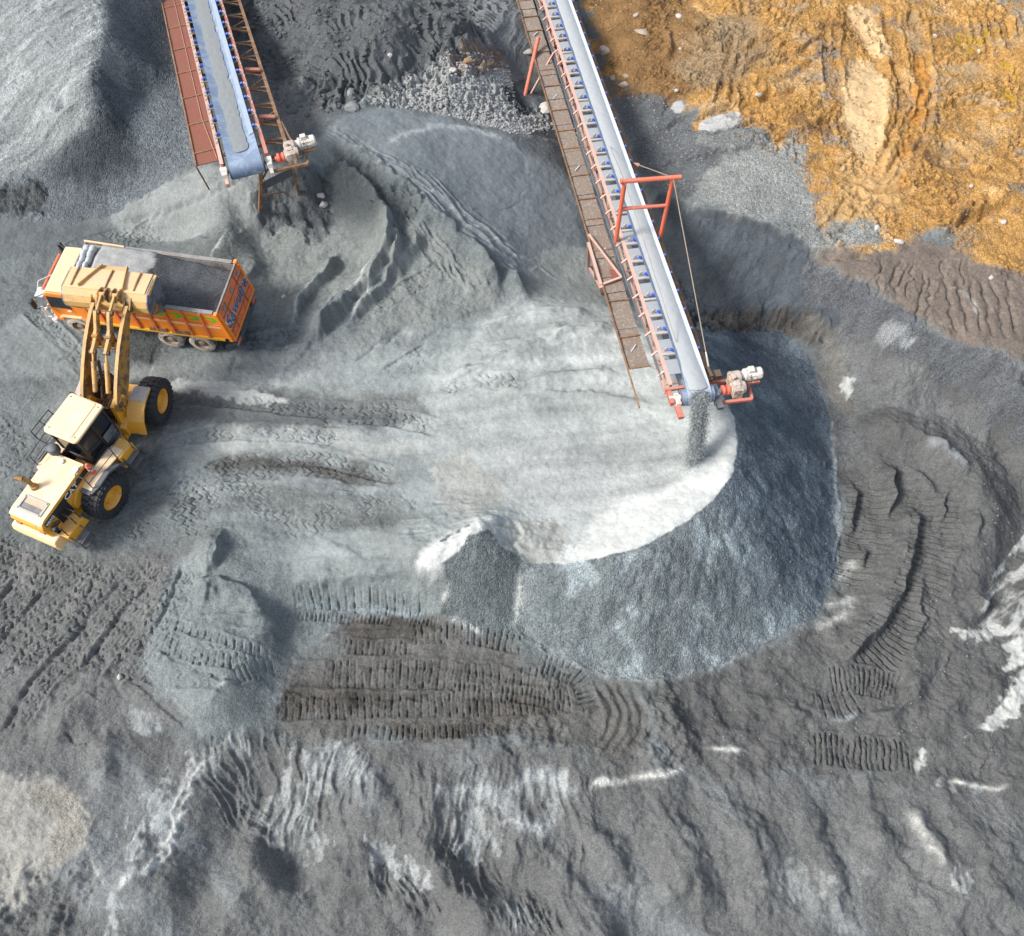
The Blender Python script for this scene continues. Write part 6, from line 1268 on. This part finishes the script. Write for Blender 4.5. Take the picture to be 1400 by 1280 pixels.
load_strip(-L2, .06, -.36, .31, .045, .07, 71, n=420, edge=.03, endround=.02).build('sand_cover', M_['sandload2'], b2_, smooth=True)
for s in (-1, 1):
    y = s*.86 if s < 0 else .62
    st = MB().b2(-L2, -.5, y-.05, y+.05, -.30, -.16).b2(-L2, -.5, y-.09, y+.06, -.16, -.14)
    st.build('stringer', M_['pink'] if s < 0 else M_['rust'], c2)
    lw = MB().b2(-L2, -.8, y-.05, y+.05, -1.05, -.95); x = -.8
    while x > -L2: lw.bar((x, y, -1), (x-.8, y, -.2), .06, .06).bar((x-1.6, y, -1), (x-.8, y, -.2), .06, .06); x -= 1.6
    lw.build('truss', M_['pink'] if s < 0 else M_['rust'], c2)
tb = MB(); x = -1.2
while x > -L2: tb.bar((x, -.9, -.2), (x+.06, -1.15, -.36), .07, .05).bar((x, -.86, -1.0), (x, .62, -1.0), .06, .06); x -= .98
tb.build('cross_brace', M_['pink'], c2)
# deck plates under the belt
dk = MB(); x = -.9
while x > -L2: dk.b2(x-.72, x-.04, -.80, .50, -.13, -.11); x -= .98
dk.build('deck_plate', M_['return'], c2)
x = -1.85; k = 0
while x > -L2+.3:
    for s in (-1, 1):
        jx = x+random.uniform(-.16, .16) if s < 0 else x
        MB_ = MB().cyl((jx, s*.22, -.045), (jx, s*.535, .062), .06, 14); o = MB_.build('idler_roller', M_['idler'], c2, smooth=True)
        if s < 0: MB().bar((jx+.11, -.30, -.07), (jx+.11, -.84, -.05), .09, .06).prism([(-.74,-.10),(-.58,-.10),(-.58,.09),(-.64,.12),(-.72,.04)], jx-.10, jx-.07, 'yz').build('bracket', M_['bracket'], o)
    x -= .98; k += 1
# side walkway of tread plate, stepped in the steep part
wk = MB(); x = -1.9
while x > -L2: wk.b2(x-.96, x, -2.02, -1.24, -.72+.02*math.sin(x*3), -.69+.02*math.sin(x*3)); x -= .98
o = wk.build('walkway', M_['brownmesh'], c2)
x = -1.9; k = 0
while x > -L2: MB().b2(x-.03, x+.03, -2.04, -1.20, -.68, -.64).build('batten', M_['rust'], o); x -= (1.55, 1.9, 1.3)[k % 3]; k += 1
MB().b2(-L2, -.1, -2.08, -2.04, -.74, -.62).build('edge_angle', M_['rust'], o)
MB().tube([(-L2, -1.2, -.4), (-.7*L2, -1.17, -.46), (-.45*L2, -1.2, -.42), (-.2*L2, -1.16, -.45), (-.9, -1.08, -.3)], .028, 6).tube([(-L2, -1.14, -.4), (-.6*L2, -1.12, -.4), (-.3*L2, -1.13, -.42), (-1.2, -1.05, -.3)], .02, 6).build('power_cable', M_['charcoal'], c2)
for k in range(5):
    q = -3-k*5.3; MB().bar((q, -1.5, -.66), (q+.3, -1.75, -.66), .05, .03).build('wood_scrap', M_['greywhite'], o)
# head frame
MB().bar((-.35,-1.12,-.20), (-.35,-.40,-.20), .12, .12).bar((-.42,-.98,-.28), (.25,-.98,-.30), .16, .20).build('head_frame', M_['red'], c2, .01)
MB().b2(-.18,.32,-.86,-.66,-.44,-.22).cyl((0,-1.06,-PR2), (0,-.62,-PR2), .12, 16).build('bearing', M_['motor'], c2, .02)
MB().b2(-.18,.20,.56,.76,-.44,-.18).cyl((0,.50,-PR2), (0,.85,-PR2), .13, 16).build('bearing', M_['steel'], c2, .02)
MB().bar((.25,-.80,-.42), (.78,-.78,-.46), .20, .16).build('end_beam', M_['red'], c2, .01)
MB().bar((.1,.68,-.42), (.62,.70,-.46), .22, .16).build('end_beam', M_['charcoal'], c2, .01)
MB().cyl((-PR2*.4,-.63,-PR2), (-PR2*.4+.01,-.60,-PR2), .05, 8).lathe([(0,PR2*.98),(.03,PR2*.98),(.03,PR2*.7),(0,PR2*.7)], (0,-.64,-PR2-.02), (0,1,0), 28).build('pulley_rim', M_['rust'], c2)
MB().bar((-.75,.62,-.25), (-.75,1.05,-.25), .3, .2).bar((-.55,.65,-.1), (-1.0,.60,-.1), .12, .14).build('drive_mount', M_['grease'], c2, .01)
gearmotor(c2, i2, .72, -PR2, -.05, .92, M_['red'])
# red gantry with stay cables
def fit(u, v, y):
    """point of the conveyor's long axis (at lateral offset y, belt level) nearest the sight line through (u, v)"""
    a = i2 @ V3((0, 0, CAMH)); b = i2 @ V3(P(u, v, 0)); t = (y-a.y)/(b.y-a.y); q = a.lerp(b, t); return q
def plane_x(u, v, x):
    a = i2 @ V3((0, 0, CAMH)); b = i2 @ V3(P(u, v, 0)); t = (x-a.x)/(b.x-a.x); return a.lerp(b, t)
up2 = (i2.to_3x3() @ Vector((0, 0, 1)))
fl_ = None
best = min((abs(plane_z.z+.2), xx) for xx in np.arange(-30, -3, .05) for plane_z in [plane_x(842, 330, xx)])
GXL = float(best[1]); gl_ = plane_x(842, 330, GXL); gr_ = Vector((GXL+.1, .66, -.2))
tl_, tr_ = gl_+up2*3.3, gr_+up2*3.3
g = MB().tube([gl_, tl_], .085, 14).tube([gr_, tr_], .085, 14)
tdir = (tr_-tl_).normalized(); g.tube([tl_-tdir*.16, tr_+tdir*.30], .09, 14).tube([gl_.lerp(tl_, .56), gr_.lerp(tr_, .56)], .07, 12)
g.cyl(tl_-tdir*.17, tl_-tdir*.12, .11, 14)
gan = g.build('gantry', M_['red'], c2, smooth=True)
gan.data.materials[0] = M_['coral'] = paint_mat('gantry_red', (.66,.13,.06), (.72,.38,.28), .4, .5, (.35,.13,.07), .25, sc=3)
hk = Vector((-1.0, .66, -.1)); ta = Vector((GXL-4.6, .66, -.15))
MB().tube([tr_, hk], .02, 6).tube([tr_, tr_.lerp(ta, .88)], .022, 6).build('stay_cable', M_['cable'], gan)
MB().tube([tl_, Vector((-2.2, -.25, .12))], .012, 5).tube([tl_, Vector((GXL-5.5, -.2, .15))], .012, 5).build('stay_cable', M_['cable'], gan)
MB().cyl(tr_.lerp(ta, .86), ta, .07, 8, .02).build('cable_anchor', M_['pink'], gan)
MB().cyl(tr_.lerp(hk, .92), hk, .035, 8).build('turnbuckle', M_['bracket'], gan)
# trestle carrying the walkway
def at_x(u, v, z): return Vector(loc(i2, u, v, z))
F = [Vector(gnd(i2, 805, 364)), Vector(gnd(i2, 824, 398)), Vector(gnd(i2, 815, 384))]
def edge_pt(u, v, y=-2.14): q = fit(u, v, y); return Vector((q.x, y, -.62))
T1, T2 = edge_pt(806, 314), edge_pt(824, 362)
MB().bar(T1, F[0], .15, .12, (0,1,0)).build('leg', M_['pink'], c2); MB().bar(T2, F[1], .18, .13, (0,1,0)).build('leg', M_['pink'], c2)
MB().bar(T1.lerp(T2, .5), F[2], .10, .12, (0,1,0)).build('leg', M_['bracket'], c2)
MB().bar(T1, T2, .12, .10).build('cross_beam', M_['pink'], c2); MB().bar(F[0].lerp(T1, .1), F[1].lerp(T2, .3), .10, .08).build('cross_beam', M_['pink'], c2)
MB().bar(T1+Vector((-.5,.10,.05)), T2+Vector((-.2,.86,.08)), .09, .07).bar(T2+Vector((0,.1,.05)), T2+Vector((-.2,.86,.08)), .10, .07).build('deck_brace', M_['pink'], c2)
MB().box(T2+Vector((-.45,.62,.06)), (.55,.26,.03)).build('gusset', M_['redrust'], c2)
for u0, v0, z0, u1, v1, w, mt in ((736,52,1.05,716,129,.16,'coral'), (757,72,1.1,724,128,.08,'pink')):
    MB().cyl(at_x(u0, v0, z0), Vector(gnd(i2, u1, v1)), w*.62, 12).build('leg', M_[mt], c2, smooth=True)
for f in (.22, .5, .75, .95):                       # posts hidden below the belt
    x = -L2*f
    for y in (-.4, .45):
        p = m2 @ Vector((x, y, -1.)); gz_ = ground_z(p.x, p.y)-.2
        if p.z-gz_ > .4 and f > .3: MB().bar((x, y, -1.), i2 @ Vector((p.x, p.y, gz_)), .14, .14, (0,1,0)).build('leg', M_['rust'], c2)
# ---------------------------------------------------------------- the sand pouring off the head
hp = m2 @ Vector((.20, -.02, .06)); land = V3(R(946, 636)); land.z = ground_z(land.x, land.y)
vel = (m2.to_3x3() @ Vector((1, 0, 0))).normalized(); drop = hp.z-land.z
st = MB(); NS = 34000
def flow(t): return Vector((hp.x+(land.x-hp.x)*t, hp.y+(land.y-hp.y)*t, hp.z-drop*(.30*t+.70*t*t)))
lat = vel.cross(Vector((0, 0, 1))).normalized(); fwd = Vector((vel.x, vel.y, 0)).normalized()
for k in range(NS):
    t = random.random()**.9*1.02; c = flow(t); a = random.gauss(0, .42+.08*t); b = random.gauss(0, .55)
    p = c+lat*max(-1.9, min(1.9, a))*(.36-.05*t)+fwd*b*(.10+.14*t)+Vector((0, 0, random.uniform(-.05, .05)))
    r = random.uniform(.010, .030); e = [Vector((random.uniform(-1, 1), random.uniform(-1, 1), random.uniform(-1, 1))).normalized()*r for _ in range(4)]
    st.add([p+e[0], p+e[1], p+e[2], p+e[3]], [(0,1,2),(0,2,3),(0,3,1),(1,3,2)])
n_, k_ = 60, 18; vs = []
for i in range(n_+1):
    t = i/n_; c = flow(t)
    for j in range(k_):
        a = 2*math.pi*j/k_; nz = 1+.25*float(fbm(np.float64(t*9+3*math.sin(a)), np.float64(math.cos(a)*5+3), 3, 91))
        vs.append(c+lat*math.cos(a)*(.22-.04*t)*nz+fwd*math.sin(a)*(.05+.07*t)*nz)
st.add(vs, [(i*k_+j, i*k_+(j+1) % k_, (i+1)*k_+(j+1) % k_, (i+1)*k_+j) for i in range(n_) for j in range(k_)])
STREAM = paint_mat('falling_sand', (.42,.45,.45), (.48,.50,.49), .4, .95, (.20,.225,.23), .6, sc=6, var=.35)
tag(st.build('falling_sand', STREAM), 'dark curtain of grey sand falling from the long conveyor onto the stockpile', 'falling sand', None, 'stuff')
# ================================================================ stones
def stone_mat(name, col, dust, var=.2): return paint_mat(name, col, dust, .3, .9, None, 0, var, sc=3)
SM = [stone_mat('pale_stone', (.44,.36,.29), (.50,.42,.34)), stone_mat('grey_stone', (.27,.27,.265), (.34,.34,.33), .5), stone_mat('white_stone', (.50,.47,.43), (.55,.53,.50)), stone_mat('brown_stone', (.30,.19,.10), (.4,.28,.16))]
def ico():
    bm = bmesh.new(); bmesh.ops.create_icosphere(bm, subdivisions=2, radius=1); v = [q.co.copy() for q in bm.verts]; f = [tuple(p.index for p in q.verts) for q in bm.faces]; bm.free(); return v, f
IV, IF = ico()
def rock(u, v, w, h, ang, mat, label, group=None, name='boulder', cat='boulder', flat=.5, seed=0):
    """faceted stone of the size w x h metres seen at (u, v)"""
    p = R(u, v); rg = np.random.default_rng(seed); dirs = rg.normal(size=(16, 3)); dirs /= np.linalg.norm(dirs, axis=1)[:, None]; lim = rg.uniform(.5, .88, 16)
    vs = []
    for q in IV:
        s = 1.
        for d, l in zip(dirs, lim):
            k = q.x*d[0]+q.y*d[1]+q.z*d[2]
            if k > 1e-3: s = min(s, l/k)
        vs.append(Vector((q.x*s*w/2*1.15, q.y*s*h/2*1.15, q.z*s*min(w, h)*flat*1.1)))
    o = MB().add(vs, IF).build(name, mat); o.location = (p[0], p[1], ground_z(p[0], p[1])+min(w, h)*flat*.22); o.rotation_euler = (rg.uniform(-.15,.15), rg.uniform(-.15,.15), ang)
    return tag(o, label, cat, group)
G1 = 'boulders on the orange ground'
rock(826, 71, .75, .80, .3, SM[0], 'squarish pale boulder on the orange ground beside the long conveyor', G1, seed=1, flat=.3)
rock(878, 46, .85, .55, -.4, SM[0], 'wide pale boulder with a pointed right end in the orange ground', G1, seed=2, flat=.3)
rock(929, 22, .5, .4, .2, SM[2], 'whitish boulder near the top edge of the orange ground', G1, seed=3, flat=.35)
rock(870, 22, .45, .35, .5, SM[0], 'small pale boulder right of the conveyor at the very top', G1, seed=4, flat=.4)
rock(837, 109, .30, .42, .1, SM[0], 'narrow triangular stone beside the conveyor below the squarish boulder', G1, seed=5)
rock(855, 105, .30, .40, .6, SM[0], 'tilted slab stone between two flat stones near the dark ground', G1, seed=6)
rock(851, 119, .60, .38, -.3, SM[0], 'flat pale stone at the edge of the dark ground', G1, seed=7)
rock(930, 68, .22, .22, 0, SM[2], 'small bright white stone in the orange clods', G1, seed=8)
rock(924, 127, .2, .18, 0, SM[2], 'small white stone on the grey ground near the orange edge', G1, seed=9)
rock(1037, 131, .32, .24, .2, SM[2], 'pale stone beside the wheel rut in the orange ground', G1, seed=10)
rock(1278, 50, .22, .3, .3, SM[2], 'white stone by the yellow patch', G1, seed=11)
rock(1338, 71, .2, .25, 0, SM[2], 'small white stone below the bright yellow patch', G1, seed=12)
rock(1230, 332, .55, .28, -.5, SM[2], 'long white stone at the lower edge of the orange ground', G1, seed=13)
rock(1197, 315, .3, .26, .2, SM[2], 'round white stone on the gravel edge of the orange ground', G1, seed=14)
rock(1372, 304, .3, .26, .2, SM[2], 'pale stone near the right edge of the picture in orange clods', G1, seed=15)
rock(1328, 255, .22, .2, .2, SM[2], 'small pale stone above the clay ridge', G1, seed=16)
rock(1355, 380, .24, .2, .2, SM[2], 'pale stone on the brown ploughed ground', G1, seed=17)
G2 = 'boulders in the grey rubble'
rock(745, 152, 1.0, .8, .2, SM[2], 'big pale boulder with a dark top under the walkway of the long conveyor', G2, seed=20, flat=.4)
rock(752, 156, .75, .62, .1, SM[1], 'grey boulder leaning on the big pale one', G2, seed=21, flat=.55)
rock(723, 72, .8, .45, .4, SM[2], 'white broken block beside the red leg of the long conveyor', G2, seed=22, flat=.3)
rock(619, 98, .4, .3, .2, SM[2], 'white stone on top of the rubble bank', G2, seed=23)
rock(534, 80, .24, .2, .2, SM[2], 'small white stone on the clawed dark mound', G2, seed=24)
rock(480, 127, .5, .4, .4, SM[1], 'grey boulder at the end of the dark mound', G2, seed=25)
rock(482, 150, .8, .6, .4, SM[1], 'grey flat block at the foot of the dark mound', G2, seed=26, flat=.4)
rock(640, 92, .5, .35, .1, SM[3], 'brown stone on the reddish rubble', G2, seed=27)
rock(667, 85, .4, .35, .5, SM[3], 'brown stone at the right end of the reddish rubble', G2, seed=28)
G3 = 'pale stones under the left conveyor'
rock(438, 264, .40, .30, .2, SM[2], 'upper pale stone in the hollow below the motor', G3, seed=30); rock(441, 277, .42, .36, .6, SM[2], 'lower pale stone in the hollow below the motor', G3, seed=31)
rock(389, 408, .22, .2, .3, SM[2], 'lone white stone on the ground behind the truck tail', None, seed=33)
rock(163, 925, .2, .28, .3, SM[2], 'lone white stone among crawler tracks at lower left', None, seed=34)
# loose stones too many to count
sv, sf = [], []
bm = bmesh.new(); bmesh.ops.create_icosphere(bm, subdivisions=1, radius=1); B12 = np.array([q.co[:] for q in bm.verts]); F20 = np.array([[p.index for p in q.verts] for q in bm.faces]); bm.free()
def scatter(name, poly, n, r0, r1, mat, label, seed):
    w = W(poly); rg = np.random.default_rng(seed); vs, fs = [], []; x0, y0 = w.min(0); x1, y1 = w.max(0); c = 0; tries = 0
    while c < n and tries < n*6:
        tries += 1; x, y = rg.uniform(x0, x1), rg.uniform(y0, y1); ins = False
        for k in range(len(w)):
            a, b = w[k-1], w[k]
            if (a[1] > y) != (b[1] > y) and x < (b[0]-a[0])*(y-a[1])/(b[1]-a[1])+a[0]: ins = not ins
        if not ins or float(pn(np.float64(x*.5), np.float64(y*.5), seed))+.25 < rg.uniform(-.3, .5): continue
        r = r0+(r1-r0)*rg.random()**3.5; s = np.array([r*rg.uniform(.7, 1.3), r*rg.uniform(.7, 1.3), r*rg.uniform(.4, .8)]); t = rg.uniform(0, 6.28)
        v = B12*s*rg.uniform(.75, 1.15, (len(B12), 1)); v = np.stack([v[:,0]*math.cos(t)-v[:,1]*math.sin(t)+x, v[:,0]*math.sin(t)+v[:,1]*math.cos(t)+y, v[:,2]+ground_z(x, y)+r*.15], 1)
        fs.append(F20+len(vs)*len(B12)); vs.append(v); c += 1
    vs = np.concatenate(vs); fs = np.concatenate(fs); me = bpy.data.meshes.new(name); me.from_pydata(vs.tolist(), [], fs.tolist()); me.materials.append(mat); o = bpy.data.objects.new(name, me); C.objects.link(o)
    tag(o, label, 'stones', None, 'stuff')
scatter('loose_stones', [(810,0),(1400,0),(1400,360),(1260,320),(1130,345),(1100,250),(930,150),(840,110)], 1300, .015, .07, stone_mat('tan_stone', (.36,.27,.19), (.42,.33,.25), .4), 'loose tan stones scattered over the orange ground', 1)
scatter('clay_clods', [(810,0),(1400,0),(1400,360),(1260,320),(1130,345),(1100,250),(1000,180),(930,150),(840,110)], 4200, .018, .08, stone_mat('clay_clod', (.30,.165,.06), (.38,.23,.09), .5), 'orange clay clods scattered over the orange ground', 2)
scatter('rubble', [(500,145),(590,92),(650,72),(695,88),(705,130),(740,165),(785,172),(785,190),(700,183),(640,165),(560,150)], 5200, .018, .08, stone_mat('rubble_stone', (.33,.33,.32), (.40,.40,.39), .4), 'grey broken rubble on the bank left of the long conveyor', 3)
scatter('pebbles', [(840,120),(960,160),(1010,205),(1110,250),(1190,330),(1090,328),(1000,292),(910,262),(870,200)], 1500, .015, .05, SM[1], 'grey pebbles on the gravel flat above the dark cliff', 4)
scatter('lumps', [(340,0),(660,0),(660,70),(590,100),(480,150),(400,170),(350,90)], 1500, .03, .14, stone_mat('dark_lump', (.10,.10,.10), (.16,.16,.16), .3), 'dark earth lumps on the clawed mound', 5)
scatter('grit', [(1150,640),(1400,600),(1400,1060),(900,1050),(900,940)], 900, .015, .05, stone_mat('dark_grit', (.2,.19,.18), (.26,.25,.24), .3), 'coarse grit on the dark ground at lower right', 6)
# ================================================================ daylight and camera
SUN_AZ, SUN_EL = math.radians(196), math.radians(43)          # direction towards the sun, anticlockwise from +x
sd_ = Vector((math.cos(SUN_AZ)*math.cos(SUN_EL), math.sin(SUN_AZ)*math.cos(SUN_EL), math.sin(SUN_EL)))
L = bpy.data.lights.new('sun', 'SUN'); L.energy = 2.8; L.angle = math.radians(15); L.color = (1, .97, .93)
so = bpy.data.objects.new('sun', L); C.objects.link(so); so.rotation_euler = sd_.to_track_quat('Z', 'Y').to_euler(); so.location = (-30, 30, 60)
w = bpy.data.worlds.new('World'); bpy.context.scene.world = w; w.use_nodes = True
sk = w.node_tree.nodes.new('ShaderNodeTexSky'); sk.sky_type = 'NISHITA'; sk.sun_disc = False
sk.sun_elevation = SUN_EL; sk.sun_rotation = math.pi/2-SUN_AZ; sk.dust_density = 2.5; sk.air_density = 1.0
hs = w.node_tree.nodes.new('ShaderNodeHueSaturation'); hs.inputs['Saturation'].default_value = .6; w.node_tree.links.new(sk.outputs[0], hs.inputs['Color'])
bg = w.node_tree.nodes['Background']; w.node_tree.links.new(hs.outputs[0], bg.inputs[0]); bg.inputs[1].default_value = .148
cam = bpy.data.cameras.new('camera'); co_ = bpy.data.objects.new('camera', cam); C.objects.link(co_)
co_.location = (0, 0, CAMH); co_.rotation_euler = (TILT, 0, 0)
cam.sensor_width = 36; cam.sensor_fit = 'HORIZONTAL'; cam.lens = 36*FPX/1400; cam.clip_end = 3000; cam.clip_start = .5
s = bpy.context.scene; s.camera = co_; s.render.engine = 'CYCLES'
s.view_settings.view_transform = 'Standard'; s.view_settings.look = 'None'; s.view_settings.exposure = EXPO; s.view_settings.gamma = 1
